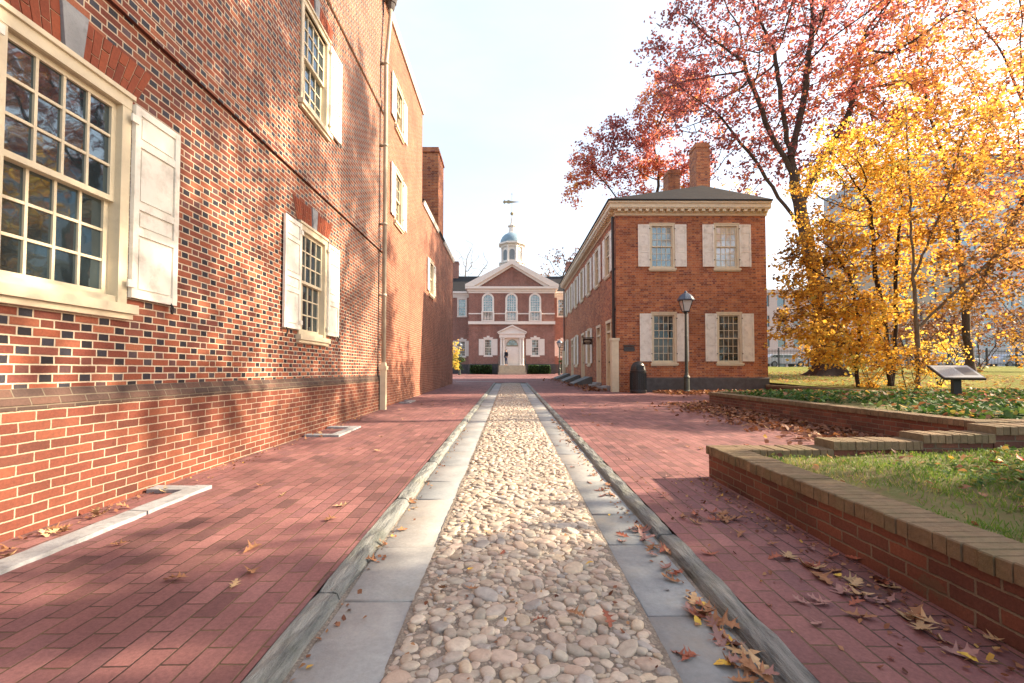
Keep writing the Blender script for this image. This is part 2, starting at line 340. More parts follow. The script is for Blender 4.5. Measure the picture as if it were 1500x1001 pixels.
# flagstones on both sides of the cobbles (surface pattern of one strip)
def flags(x0, x1, seed):
    r = random.Random(seed); y = -.6; V = []; F = []; A = []
    while y < 26.2:
        L = r.uniform(.55, 1.05) if y > 1 else r.uniform(.35, .6)
        ye = min(y + L, 26.2); g = .006; b = len(V); ra = r.random(); tz = r.uniform(-.004, .004)
        j = lambda: r.uniform(-.007, .007)
        a0, a1, a2, a3 = (x0 + j()*1.5, y + g + j()), (x1 + j(), y + g + j()), (x1 + j(), ye - g + j()), (x0 + j()*1.5, ye - g + j())
        for zz, ins in ((-.10, 0), (-.046, 0), (-.040, .007)):
            for (px, py), (sx, sy) in zip((a0, a1, a2, a3), ((1,1), (-1,1), (-1,-1), (1,-1))):
                V.append((px + sx*ins, py + sy*ins, gz(py) + zz + tz))
        for q in range(2):
            for k in range(4): F.append((b+q*4+k, b+q*4+(k+1) % 4, b+q*4+4+(k+1) % 4, b+q*4+4+k))
        F.append((b+8, b+9, b+10, b+11)); A += [ra]*12
        y = ye
    return tag(np_mesh('flagstone_strip', V, F, M['bluestone'], attr=A), kind='structure')
flags(-.785, -.45, 3); flags(.60, .925, 5)
# dirt in the gutters under the kerbs
strip('gutter_dirt', M['mortar'], -.81, -.755, YS, -.046)
strip('gutter_dirt', M['mortar'], .895, .94, YS, -.046)

def kerb(x0, x1, side, seed):
    r = random.Random(seed); mb = MB(); y = -.8
    while y < 26.2:
        ye = min(y + r.uniform(1.2, 2.2), 26.2); n = max(2, int((ye-y)/.09)); k = 8; vs = []
        jx = r.uniform(-.006, .006)
        for i in range(n+1):
            yy = y + .007 + (ye - y - .014) * i / n
            e = .014 if i in (0, n) else 0
            for a in range(k+1):
                tx, pz = ((0,-.09), (.015,-.004), (.06,.001), (.36,.001), (.60,-.002), (.80,-.009), (.92,-.024), (.985,-.046), (1,-.09))[a]
                px = (x0 + tx*(x1-x0) if side < 0 else x1 - tx*(x1-x0)) + jx; pz -= e*.8
                wob = (.0035*math.sin(yy*13+seed+a*.8) + .003*math.sin(yy*51+a*2) + r.uniform(-.0025, .0025))*(1 if 0 < a < k else .4)
                vs.append((px + wob*.6, yy, gz(yy) + pz + wob))
        fs = [(i*(k+1)+a, i*(k+1)+a+1, (i+1)*(k+1)+a+1, (i+1)*(k+1)+a) for i in range(n) for a in range(k)]
        fs += [tuple(range(k+1)), tuple(n*(k+1)+a for a in range(k+1))]
        mb.add(vs, fs); y = ye
    return tag(mb.build('kerb', M['kerb']), kind='structure')
kerb(-.905, -.795, -1, 1); kerb(.935, 1.045, 1, 2)

# cobbles: river stones bedded in the mortar, one surface
def ico(sub):
    p = (1+5**.5)/2
    V = [(-1,p,0),(1,p,0),(-1,-p,0),(1,-p,0),(0,-1,p),(0,1,p),(0,-1,-p),(0,1,-p),(p,0,-1),(p,0,1),(-p,0,-1),(-p,0,1)]
    F = [(0,11,5),(0,5,1),(0,1,7),(0,7,10),(0,10,11),(1,5,9),(5,11,4),(11,10,2),(10,7,6),(7,1,8),(3,9,4),(3,4,2),(3,2,6),(3,6,8),(3,8,9),(4,9,5),(2,4,11),(6,2,10),(8,6,7),(9,8,1)]
    V = [np.array(v)/np.linalg.norm(v) for v in V]
    for _ in range(sub):
        c = {}; G = []
        def mid(a, b):
            k = (min(a,b), max(a,b))
            if k not in c: q = V[a]+V[b]; V.append(q/np.linalg.norm(q)); c[k] = len(V)-1
            return c[k]
        for a, b, d in F:
            x, y, z = mid(a,b), mid(b,d), mid(d,a); G += [(a,x,z),(b,y,x),(d,z,y),(x,y,z)]
        F = G
    return np.array(V), np.array(F)
def cobbles():
    r = np.random.default_rng(11); x0, x1 = -.44, .585
    pts = []; cell = {}
    def tryput(x, y, rad):
        ci, cj = int(x//.1), int(y//.1)
        for i in range(ci-2, ci+3):
            for j in range(cj-2, cj+3):
                for (a, b, q) in cell.get((i, j), ()):
                    if (a-x)**2 + (b-y)**2 < ((q+rad)*.74)**2: return
        cell.setdefault((ci, cj), []).append((x, y, rad)); pts.append((x, y, rad))
    for rad, dens in ((.047, 9), (.038, 60), (.030, 260), (.0235, 750), (.018, 2200), (.012, 3000)):
        far = 26.2 if rad > .023 else (10 if rad > .015 else 3.5)
        n = int(dens*(x1-x0)*(far-.9)*1.7)
        for x, y, q in zip(r.uniform(x0+rad*.9, x1-rad*.9, n), r.uniform(.9, far, n), rad*r.uniform(.85, 1.15, n)): tryput(x, y, q)
    T2, F2 = ico(2); T1, F1 = ico(1)
    V = []; F = []; C = []; nb = 0
    pal = 1.12*np.array([(.36,.30,.235),(.43,.37,.30),(.30,.275,.25),(.26,.265,.27),(.39,.31,.26),(.47,.42,.35),(.36,.325,.28),(.33,.25,.20),(.29,.28,.24),(.43,.365,.27)])
    for x, y, rad in pts:
        T, Fc = (T2, F2) if y < 5 and rad > .016 else (T1, F1)
        el = r.uniform(.72, 1.0); th = r.normal(0.0, .9); c, s = math.cos(th), math.sin(th)
        P = T.copy()
        P = P*(1 + .10*np.sin(P[:, [1,2,0]]*r.uniform(2, 4.5) + r.uniform(0, 6, 3)))
        P = np.sign(P)*np.abs(P)**.9
        P[:, 2] = np.tanh(P[:, 2]*1.7)/np.tanh(1.7)
        P = P*np.array([rad*r.uniform(1.05, 1.35), rad*el*.95, min(rad, .034)*r.uniform(.42, .68)])
        tl = r.normal(0, .13); P[:, 2] += P[:, 0]*tl
        Q = np.column_stack([P[:,0]*c - P[:,1]*s, P[:,0]*s + P[:,1]*c, P[:,2]])
        crown = .012*(1 - ((x-.07)/.52)**2)
        sink = r.uniform(-.010, .004) if rad > .02 else r.uniform(-.003, .003)
        Q += np.array([x, y, gz(y) - .044 + crown*1.15 + sink])
        V.append(Q); F.append(Fc + nb); nb += len(Q)
        col = (.62*pal[r.integers(len(pal))] + .38*np.array([.40,.355,.30]))*r.uniform(.8, 1.18); C.append(np.tile([*col, 1], (len(Q), 1)))
    return tag(np_mesh('cobblestone_roadway', np.concatenate(V), np.concatenate(F), M['cobble'], smooth=True, col=np.concatenate(C)), kind='structure')
cobbles()

def bed1z(x, y): return .262 + .035*max(0, x-2.6) + .012*math.sin(x*7)*math.sin(y*6) + .02*math.exp(-((x-3)**2+(y-3)**2)/.6)
grid('planting_bed', M['soil'], 2.0, 7.5, -1.5, 4.2, 60, 60, bed1z)
grid('ivy_bed', M['soil'], 5.45, 30, 5.3, 12.05, 60, 30, lawnz)
grid('lawn', M['lawn'], 10.1, 95, 12.05, 47, 100, 60, lawnz)

# ------------------------------------------------------------------ windows
def shutter_mb(wd, h, z0, xa, dark=True):
    mb = MB(); xb = xa + wd; st = .055; y0, y1 = -.055, -.022
    mb.box(xa, xa+st, y0, y1, z0, z0+h); mb.box(xb-st, xb, y0, y1, z0, z0+h)
    fr = [.36, .12, .36, .16]; rail = .06; tot = h - rail*5; z = z0
    mb.box(xa+st, xb-st, y0+.002, y1, z, z+rail)
    for q in fr:
        a = z + rail; b = a + tot*q
        mb.box(xa+st, xb-st, y0+.018, y1, a, b)
        if b - a > .12: mb.prism([(xa+st+.02, a+.02), (xb-st-.02, a+.02), (xb-st-.02, b-.02), (xa+st+.02, b-.02)], 'y', y0+.008, y0+.019)
        mb.box(xa+st, xb-st, y0+.002, y1, b, b+rail); z = b
    return mb
WC = {}
def window(parent, poff, loc, rot, w, h, cols=4, rt=3, rb=3, sh=(1, 1), shw=.46, glassm='glass', fm='cream', sm='putty', shz=(.06, -.03), head=None, dogs=True, casing=.085, recess=.07, sillw=.05, label=None, glabel=None):
    """local frame: x across, z up from the casing foot, -y outwards"""
    key = (w, h, cols, rt, rb, sh, shw, glassm, fm, sm, head, casing, recess)
    L = Vector(loc) - Vector(poff)
    if key in WC:
        o = copy_tree(WC[key], parent); o.location = L; o.rotation_euler = (0,0,rot)
        if label: o['label'] = label
        return o
    r = random.Random(hash((w, h, cols)) % 1000)
    mb = MB(); hw = w/2; c = casing
    mb.box(-hw, -hw+c, -.022, .12, .0, h); mb.box(hw-c, hw, -.022, .12, .0, h)
    mb.box(-hw, hw, -.026, .12, h, h+c*1.0); mb.box(-hw-.015, hw+.015, -.045, .1, h+c, h+c+.035)
    iw0, iw1 = -hw+c, hw-c; ib = .0
    mb.box(iw0, iw1, -.005, .12, 0, .055)
    sh_ = h - .055; mid = .055 + sh_*rb/(rt+rb)
    st = .042
    def sash(z0, z1, y, rows):
        mb.box(iw0, iw0+st, y, y+.04, z0, z1); mb.box(iw1-st, iw1, y, y+.04, z0, z1)
        mb.box(iw0+st, iw1-st, y, y+.04, z0, z0+st); mb.box(iw0+st, iw1-st, y, y+.04, z1-st, z1)
        for k in range(1, cols):
            x = iw0+st + (iw1-iw0-2*st)*k/cols; mb.box(x-.010, x+.010, y+.004, y+.035, z0+st, z1-st)
        for k in range(1, rows):
            z = z0+st + (z1-z0-2*st)*k/rows; mb.box(iw0+st, iw1-st, y+.006, y+.033, z-.010, z+.010)
    sash(.055, mid+.02, recess, rb); sash(mid-.02, h, recess-.042, rt)
    fo = mb.build('window', M[fm], parent, origin=(0,0,0)); fo.location = L; fo.rotation_euler = (0,0,rot)
    if label: fo['label'] = label
    g = MB()
    for z0, z1, y, rows in ((.055+st, mid+.02-st, recess+.02, rb), (mid-.02+st, h-st, recess-.022, rt)):
        for i in range(cols):
            for j in range(rows):
                xa = iw0+st + (iw1-iw0-2*st)*i/cols; xb = iw0+st + (iw1-iw0-2*st)*(i+1)/cols
                za = z0 + (z1-z0)*j/rows; zb = z0 + (z1-z0)*(j+1)/rows
                a, b = r.uniform(-.0016, .0016), r.uniform(-.0016, .0016)
                g.quad((xa, y+a+b, za), (xb, y-a+b, za), (xb, y-a-b, zb), (xa, y+a-b, zb))
    g.build('pane', M[glassm], fo)
    MB().box(-hw-.05, hw+.05, -.02-sillw*1.2, .05, -.075, -.004).box(-hw-.03, hw+.03, -.02-sillw*.6, .04, -.12, -.078).build('sill', M[fm], fo)
    for k, side in ((0, -1), (1, 1)):
        if sh[k]:
            hh = h + c + shz[1] - shz[0]
            so_ = shutter_mb(shw, hh, shz[0], -hw-.005-shw if side < 0 else hw+.005)
            if dogs and fm == 'cream' and w < 1.0:
                for zz in (.16, .9): so_.box((-hw if side < 0 else hw)-.02, (-hw if side < 0 else hw)+.02, -.065, -.05, shz[0]+hh*zz-.02, shz[0]+hh*zz+.02, 1)
                xe = (-hw-shw+.05) if side < 0 else hw+shw-.05
                so_.tube([(xe, -.06, shz[0]-.005), (xe, -.065, shz[0]-.06)], .012, 5, 1)
            if w >= 1.0:
                for zz in (.05, .90): so_.box((-hw if side < 0 else hw)-.045, (-hw if side < 0 else hw)+.03, -.068, -.054, shz[0]+hh*zz, shz[0]+hh*zz+.06)
                xe = (-hw-shw+.06) if side < 0 else hw+shw-.06; so_.tube([(xe, -.045, shz[0]+.01), (xe, -.07, shz[0]-.03), (xe, -.06, shz[0]-.085)], .011, 5, 1)
            so_.build('shutter', [M[sm], M['iron']], fo)
    if head == 'key':
        k = MB(); z0 = h+c+.04; k.prism([(-.065, z0), (.065, z0), (.10, z0+.32), (-.10, z0+.32)], 'y', -.03, .06)
        k.build('keystone', M['marble'], fo)
        br = MB(); n = 8; rr = random.Random(5); H_ = .30
        for s_ in (-1, 1):
            X0 = lambda q, f: s_*(.075 + q*.062 + f*(.014 + q*.0165))          # joint q at height fraction f fans outwards
            br.prism([(X0(0,0), z0+.002), (X0(n,0), z0+.002), (X0(n,1), z0+H_-.004), (X0(0,1), z0+H_-.004)], 'y', -.003, .05, 1)
            for i in range(n):
                cuts = [0, .34, 1] if i % 2 else [0, .66, 1]
                for a, b in zip(cuts, cuts[1:]):
                    e = .008; ja = rr.uniform(-.0015, .0015); fa, fb = a + (.016 if a else 0), b - (.016 if b < 1 else 0)
                    qa, qb = i + e/.062*.5, i + 1 - e/.062*.5
                    br.prism([(X0(qa,fa), z0+fa*H_), (X0(qb,fa), z0+fa*H_), (X0(qb,fb), z0+fb*H_), (X0(qa,fb), z0+fb*H_)], 'y', -.010+ja, -.002)
        br.build('flat_arch', [M['archbrick'], M['archmortar']], fo)
    if head == 'smallkey':
        k = MB(); z0 = h+c+.03; k.prism([(-.10, z0), (.10, z0), (.16, z0+.28), (-.16, z0+.28)], 'y', -.05, .06); k.box(-hw-.06, hw+.06, -.04, .03, z0+.002, z0+.12)
        k.build('keystone', M['hallwhite'], fo)
    WC[key] = fo
    return fo
M['archmortar'] = plain('arch_mortar', (.50,.40,.29), .9, .1, .3, 30, .4, 60)
t = NT('arch_brick'); P = t.pos(); inf = t.n('ShaderNodeNewGeometry').outputs['Random Per Island']
c = t.ramp(inf, [(0, (.17,.042,.024)), (.5, (.29,.075,.034)), (1, (.23,.058,.03))])
c = t.mixc(.5, c, t.ramp(t.noise(50, P, 5, .7), [(.3, (.5,.5,.5)), (.7, (1.2,1.2,1.2))]), 'MULTIPLY')
t.bump(t.noise(60, P, 5, .7), .4, .005); M['archbrick'] = t.fin(c, .8, .3)
t = NT('cap_brick'); P = t.pos(); inf = t.n('ShaderNodeNewGeometry').outputs['Random Per Island']
c = t.ramp(inf, [(0, (.16,.120,.080)), (.4, (.21,.158,.105)), (.75, (.18,.138,.094)), (1, (.25,.185,.12))])
c = t.mixc(.7, c, t.ramp(t.noise(16, P, 8, .75), [(.3, (.5,.5,.45)), (.7, (1.3,1.25,1.15))]), 'MULTIPLY')
c = t.mixc(t.m('MULTIPLY', t.ramp(t.noise(3.5, P, 6, .7), [(.48, (0,0,0)), (.66, (1,1,1))]), .45), c, (.13,.13,.065))
t.bump(t.noise(45, P, 6, .75), .8, .01); M['capbrick'] = t.fin(c, .88, .2)
M['capmortar'] = plain('cap_mortar', (.20,.17,.12), .95, .1, .4, 20, .5, 60)
M['tablebrick'] = brick('water_table_brick', .055, .19, 0, .009, [(.07,.042,.034), (.10,.057,.045), (.06,.040,.035), (.12,.065,.048)], None, (.17,.14,.105), stain=.6)

def wall(mb, axis, c, u0, u1, v0, v1, holes=(), depth=.12, inward=1, m=0):
    us = sorted({u0, u1, *[h[0] for h in holes], *[h[1] for h in holes]}); vs = sorted({v0, v1, *[h[2] for h in holes], *[h[3] for h in holes]})
    Pt = (lambda u, v, d=0: (u, c + d*inward, v)) if axis == 'y' else (lambda u, v, d=0: (c + d*inward, u, v))
    for i in range(len(us)-1):
        for j in range(len(vs)-1):
            a, b, e, f = us[i], us[i+1], vs[j], vs[j+1]
            if any(h[0] <= a and b <= h[1] and h[2] <= e and f <= h[3] for h in holes): continue
            mb.quad(Pt(a,e), Pt(b,e), Pt(b,f), Pt(a,f), m)
    for a, b, e, f in holes:
        for p, q in (((a,e),(b,e)), ((b,e),(b,f)), ((b,f),(a,f)), ((a,f),(a,e))):
            mb.quad(Pt(*p), Pt(*q), Pt(*q, depth), Pt(*p, depth), m)

# ------------------------------------------------------------------ left house with glazed headers
LB = (-6.0, 4.0, 0.0)
lb = thing('brick_house', LB, 'tall brick house at left with black glazed headers and cream shuttered windows', 'building')
XW = -3.1
winA = (3.16, 1.58, 1.0, 1.585); winB = (7.14, 1.58, 1.0, 1.56); winC = (7.12, 5.06, 1.02, 1.50)
holes = [(c-w/2, c+w/2, z, z+h) for c, z, w, h in (winA, winB, winC)]
mb = MB(); wall(mb, 'x', XW, -3, 11.0, .93, 3.90, holes[:2], .14, -1)
wall(mb, 'x', XW, -3, 11.0, 4.07, 7.32, holes[2:], .14, -1); wall(mb, 'x', XW, -3, 11.0, 7.52, 10.3, (), .1, -1)
mb.quad((XW, 11.0, -.1), (-9, 11.0, -.1), (-9, 11.0, 10.3), (XW, 11.0, 10.3)); mb.quad((XW, -3, -.1), (-9, -3, -.1), (-9, -3, 10.3), (XW, -3, 10.3)); mb.quad((-9, -3, -.1), (-9, 11, -.1), (-9, 11, 10.3), (-9, -3, 10.3))
mb.build('wall', M['flemish'], lb, LB)
mb = MB(); mb.box(XW-.1, XW+.042, -3, 11.02, -.12, .80); mb.build('base_wall', M['base_brick'], lb, LB)
mb = MB(); mb.prism([(XW-.05, .80), (XW+.046, .80), (XW+.048, .835), (XW+.028, .885), (XW+.024, .89), (XW+.004, .935), (XW-.05, .935)], 'y', -3, 11.03)
mb.build('water_table', M['tablebrick'], lb, LB)
for z0, z1 in ((3.90, 4.07), (7.32, 7.52)):
    MB().box(XW-.05, XW+.035, -3, 11.02, z0, z1).build('string_course', M['flemish'], lb, LB)
mb = MB()
mb.prism([(XW-.05, 10.3), (XW+.06, 10.3), (XW+.08, 10.42), (XW+.16, 10.46), (XW+.18, 10.56), (XW+.42, 10.60), (XW+.44, 10.74), (XW+.52, 10.86), (XW+.52, 10.92), (XW-.05, 10.92)], 'y', -3, 11.25)
for i in range(48): mb.box(XW+.165, XW+.40, -2.9+i*.295, -2.9+i*.295+.12, 10.50, 10.594)
mb.build('cornice', M['cream'], lb, LB)
MB().prism([(XW+.50, 10.925), (-6.0, 12.6), (-9.4, 10.925)], 'y', -3, 11.2).build('roof', M['slate'], lb, LB)
window(lb, LB, (XW, winA[0], winA[1]), PI/2, winA[2], winA[3], 4, 3, 3, shw=.50, head='key', glassm='glass')
window(lb, LB, (XW, winB[0], winB[1]), PI/2, winB[2], winB[3], 4, 3, 3, shw=.48, head='key', glassm='glass')
window(lb, LB, (XW, winC[0], winC[1]), PI/2, winC[2], winC[3], 4, 3, 3, sh=(0, 1), shw=.50, head='key', glassm='glass', label='upper window with only its far shutter folded back')
ds = MB(); px = XW + .13
ds.tube([(px+.05, 10.92, 9.95), (px+.05, 10.9, 9.7), (px, 10.74, 8.5), (px, 10.74, 1.15)], .05, 10)
for z in (8.4, 6.4, 4.5, 2.8): ds.tube([(px, 10.74, z), (px, 10.74, z+.06)], .062, 10); ds.box(XW, px, 10.70, 10.78, z+.01, z+.05)
d0 = ds.build('downspout', M['greypaint'] if 'greypaint' in M else M['cream'], lb, LB, smooth=True)
MB().box(px-.065, px+.065, 10.675, 10.805, .06, 1.06).box(px-.09, px+.09, 10.65, 10.83, 1.061, 1.15).prism([(px-.065, 1.151), (px+.065, 1.151), (px+.05, 1.24), (px-.05, 1.24)], 'y', 10.69, 10.79).build('downspout_boot', M['cream'], d0, Vector(LB) + d0.location)
hd = MB(); hd.lathe([(.07, 9.9), (.09, 9.95), (.11, 10.05), (.13, 10.06), (.15, 10.2), (.17, 10.22), (.17, 10.30), (.06, 10.305)], (px+.05, 10.93, 0), 8, rot=PI/8)
hd.build('conductor_head', M['greystone'], d0, Vector(LB) + d0.location)

# rear wing beyond the downspout
RB = (-6.0, 18.0, 0.1)
rb = thing('brick_wing', RB, 'plain red brick rear wing between the downspout and the hall, with tall chimney', 'building')
X2 = -3.13
wD = (12.63, 7.75, .86, 1.16); wE = (12.63, 5.12, .86, 1.36); wF = (18.0, 4.05, .95, 1.25)
hl = [(c-w/2, c+w/2, z, z+h) for c, z, w, h in (wD, wE, wF)]
mb = MB(); wall(mb, 'x', X2, 11.003, 16.1, -.1, 10.3, hl[:2], .12, -1); wall(mb, 'x', X2, 16.1, 25.0, -.1, 7.05, hl[2:], .12, -1)
mb.quad((X2, 16.1, 7.0), (-9, 16.1, 7.0), (-9, 16.1, 10.3), (X2, 16.1, 10.3)); mb.quad((X2, 25, -.1), (-9, 25, -.1), (-9, 25, 7.05), (X2, 25, 7.05)); mb.quad((-9, 11, -.1), (-9, 25, -.1), (-9, 25, 7.05), (-9, 11, 7.05))
mb.build('wall', M['rear_brick'], rb, RB)
for za, ya, yb in ((10.25, 11.26, 16.15), (7.0, 16.16, 19.62), (7.0, 21.30, 25.05)):
    MB().prism([(X2-.2, za), (X2+.05, za), (X2+.10, za+.14), (X2-.2, za+.18)], 'y', ya, yb).build('eave_board', M['white'], rb, RB)
MB().prism([(X2+.08, 10.445), (-6, 10.9), (-9, 10.5), (-9, 10.3), (X2, 10.3)], 'y', 11.27, 16.12).prism([(X2+.08, 7.185), (-6, 8.1), (-9, 7.3), (-9, 7.05), (X2, 7.05)], 'y', 16.13, 25.0).build('roof', M['slate'], rb, RB)
mb = MB(); mb.box(-5.6, X2+.012, 19.7, 21.22, 7.0, 10.62); mb.box(-5.66, X2+.05, 19.64, 21.28, 10.62, 10.70); mb.box(-5.6, X2+.012, 19.7, 21.22, 10.70, 10.86)
mb.build('chimney', M['court_brick'], rb, RB)
for c, z, ww, hh in (wD, wE, wF): window(rb, RB, (X2, c, z), PI/2, ww, hh, 3, 2, 2, shw=.43, glassm='glassfront')

# stone copings of the filled cellar wells at the foot of the wall
def coping(y0, y1, label, xo=.5):
    mb = MB(); x0, x1 = XW+.07, XW+xo; cw = .135; zz = lambda y: gz(y)
    n = 8
    def bar(xa, xb, ya, yb):
        vs = []; 
        for k in range(n+1):
            y = ya + (yb-ya)*k/n; j = random.uniform(-.009, .009)
            vs += [(xa+j, y, zz(y)-.05), (xb+j, y, zz(y)-.05), (xb+j, y, zz(y)+.022+j*.3), (xa+j, y, zz(y)+.026)]
        fs = [(4*k+a, 4*k+(a+1) % 4, 4*k+4+(a+1) % 4, 4*k+4+a) for k in range(n) for a in range(4)] + [(0,1,2,3), (4*n+3, 4*n+2, 4*n+1, 4*n)]
        mb.add(vs, fs)
    ym = y0 + (y1-y0)*.58; bar(x1-cw, x1, y0, ym-.004); bar(x1-cw, x1, ym+.004, y1); bar(x0, x1-cw-.004, y1-cw, y1-.004); bar(x0, x1-cw-.004, y0+.004, y0+cw)
    return tag(mb.build('stone_coping', M['marble']), label, 'coping')
coping(2.35, 3.98, 'worn white stone coping on the pavement below the big nearest window', .52)
coping(6.75, 7.75, 'white stone coping at the wall foot below the second shuttered window', .58)
coping(12.5, 13.3, 'small pale stone coping at the wall foot just beyond the downspout', .36)

# ------------------------------------------------------------------ right building
CB = (7.2, 22.0, .2)
cb = thing('brick_building', CB, 'two storey orange brick building with hipped slate roof and cream shutters behind the lamp', 'building')
x0, x1, y0, y1, zt = 4.15, 10.02, 17.6, 34.0, 7.12
fl = [(5.99, 1.34, .98, 1.86), (8.53, 1.34, .98, 1.86)]; fu = [(5.95, 5.03, .98, 1.66), (8.47, 5.03, .98, 1.66)]
hf = [(c-w/2, c+w/2, z, z+h) for c, z, w, h in fl + fu]
mb = MB(); wall(mb, 'y', y0, x0, x1, 0, zt, hf, .12, 1)
doors = [(18.9, .95), (21.05, .92), (25.55, .92), (29.9, .95)]; sl_ = [(23.6, 1.36), (28.15, 1.36), (32.8, 1.4)]
su = [19.05, 21.35, 23.6, 25.85, 28.15, 30.45, 32.75]
hs = [(y-w/2, y+w/2, .42 if i == 0 else .5, 3.02) for i, (y, w) in enumerate(doors)] + [(y-.47, y+.47, z, z+1.75) for y, z in sl_] + [(y-.47, y+.47, 5.03, 6.69) for y in su]
wall(mb, 'x', x0, y0, y1, 0, zt, hs, .12, 1); wall(mb, 'x', x1, y0, y1, 0, zt, (), .1, -1); wall(mb, 'y', y1, x0, x1, 0, zt, (), .1, -1)
mb.build('wall', M['court_brick'], cb, CB)
MB().box(5.15, x1+.035, y0-.035, y0+.02, .0, .74).prism([(y0-.035, .74), (y0-.005, .78), (y0+.02, .78), (y0+.02, .74)], 'x', 5.15, x1+.035).build('stone_base', M['greystone'], cb, CB)
mb = MB()
def cornice(mb, n0, zs, outs):
    """stepped eave ring round the four walls"""
    for (za, zb), o in zip(zs, outs):
        oo = min(o, .05 + o*.08); mb.box(x0-o, x1+oo, y0-o, y0+.02, za, zb); mb.box(x0-o, x1+oo, y1-.02, y1+o, za, zb)
        mb.box(x0-o, x0+.02, y0+.021, y1-.021, za, zb); mb.box(x1-.02, x1+oo, y0+.021, y1-.021, za, zb)
cornice(mb, 0, [(7.10, 7.20), (7.201, 7.30), (7.301, 7.34), (7.341, 7.50), (7.501, 7.57)], [.04, .08, .26, .29, .34])
for i in range(22):
    x = x0 + .02 + i*.272; mb.box(x, x+.13, y0-.24, y0-.081, 7.215, 7.298)
for i in range(60):
    y = y0 + .1 + i*.272; mb.box(x0-.24, x0-.081, y, y+.13, 7.215, 7.298)
mb.build('cornice', M['cream'], cb, CB)
ex0, ex1, ey0, ey1, ez = x0-.38, x1+.10, y0-.38, y1+.38, 7.575; ra, rb_ = (8.45, 19.65, 9.15), (8.2, 31.8, 9.15)
mb = MB(); vs = [(ex0,ey0,ez), (ex1,ey0,ez), (ex1,ey1,ez), (ex0,ey1,ez)]; lo = [(a, b, c+.05) for a, b, c in vs]
mb.add(vs + lo + [ra, rb_], [(0,3,2,1), (0,1,5,4), (1,2,6,5), (2,3,7,6), (3,0,4,7), (4,5,8), (5,6,9,8), (6,7,9), (7,4,8,9)])
ro = mb.build('roof', M['slate'], cb, CB)
ro_off = Vector(CB) + ro.location
for (a, b, c, d, zt_) in ((8.62, 9.26, 20.7, 21.5, 11.6), (9.2, 9.88, 26, 26.9, 12.7)):
    MB().box(a, b, c, d, 8.3, zt_-.22).box(a-.03, b+.03, c-.03, d+.03, zt_-.22, zt_-.14).box(a, b, c, d, zt_-.14, zt_).build('chimney', M['court_brick'], ro, ro_off)
MB().box(8.5, 9.38, 20.6, 21.6, 8.95, 9.17).build('chimney_flashing', M['lead'], ro, ro_off)
for i, (c, z, ww, hh) in enumerate(fl): window(cb, CB, (c, y0, z), 0, ww, hh, 4, 3, 3, shw=.45, glassm='glassfront')
window(cb, CB, (fu[0][0], y0, fu[0][1]), 0, .98, 1.66, 4, 3, 3, shw=.45, glassm='glasshall')
window(cb, CB, (fu[1][0], y0, fu[1][1]), 0, .98, 1.66, 4, 3, 3, shw=.45, glassm='glassdrape', label='upper window with white curtains drawn behind the panes')
for y, z in sl_: window(cb, CB, (x0, y, z), -PI/2, .94, 1.75, 4, 3, 3, shw=.45, glassm='glassfront', dogs=False)
for y in su: window(cb, CB, (x0, y, 5.03), -PI/2, .94, 1.66, 4, 3, 3, shw=.45, glassm='glassfront', dogs=False)
for i, (y, ww) in enumerate(doors):
    zb = .42 if i == 0 else .5
    mb = MB(); mb.box(x0-.04, x0+.14, y-ww/2, y-ww/2+.11, zb, 3.02); mb.box(x0-.04, x0+.14, y+ww/2-.11, y+ww/2, zb, 3.02); mb.box(x0-.05, x0+.14, y-ww/2-.04, y+ww/2+.04, 3.022, 3.14)
    mb.box(x0-.02, x0+.13, y-ww/2+.112, y+ww/2-.112, 2.62, 2.70)
    fo = mb.build('door', M['cream'], cb, CB); fo_off = Vector(CB) + fo.location
    mb = MB(); mb.box(x0+.10, x0+.14, y-ww/2+.112, y+ww/2-.112, zb, 2.618)
    for a, b in ((.15, .75), (.85, 1.45), (1.55, 2.0)):
        for s_ in (-1, 1): mb.box(x0+.085, x0+.102, y+s_*.17-.12, y+s_*.17+.12, zb+a, zb+b)
    mb.build('door_leaf', M['cream'] if i != 1 else M['putty'], fo, fo_off)
    MB().lathe([(.012, 0), (.03, .02), (.03, .05), (.012, .06)], (x0+.05, y+ww*.28, zb+.95), 8).build('knob', M['iron'], fo, fo_off)
    MB().box(x0-.42, x0-.055, y-ww/2-.12, y+ww/2+.12, gz(y)-.05, gz(y)+.13).box(x0-.24, x0+.10, y-ww/2-.06, y+ww/2+.06, gz(y)+.131, zb-.002).build('doorstep', M['greystone'] if i > 1 else M['marble'], fo, fo_off)
for yc, ln in ((23.6, 1.7), (27.7, 2.2), (32.2, 2.4)):      # sloping cellar hatches under the side windows
    z = gz(yc); MB().prism([(x0-.95, z-.05), (x0-.02, z-.05), (x0-.02, z+.42), (x0-.12, z+.42), (x0-.95, z+.08)], 'y', yc-ln/2, yc+ln/2).build('cellar_hatch', M['hatch'] if 'hatch' in M else M['greystone'], cb, CB)
ds = MB(); ds.tube([(x0-.10, y0+.14, 7.1), (x0-.08, y0+.14, 2.2)], .055, 8); ds.box(x0-.06, x0, y0+.1, y0+.18, 5.0, 5.06); ds.box(x0-.06, x0, y0+.1, y0+.18, 3.4, 3.46)
dd = ds.build('downspout', M['iron'], cb, CB, smooth=False)
MB().box(x0-.20, x0+.06, y0-.09, y0+.22, .15, 2.2).box(x0-.23, x0+.09, y0-.12, y0+.25, 2.201, 2.30).build('downspout_guard', M['cream'], dd, Vector(CB)+dd.location)
ds = MB(); ds.tube([(x0-.10, 33.75, 7.1), (x0-.10, 33.75, 2.2)], .05, 8)
dd = ds.build('downspout', M['iron'], cb, CB)
MB().box(x0-.22, x0-.005, 33.6, 33.9, .4, 2.5).build('downspout_guard', M['cream'], dd, Vector(CB)+dd.location)
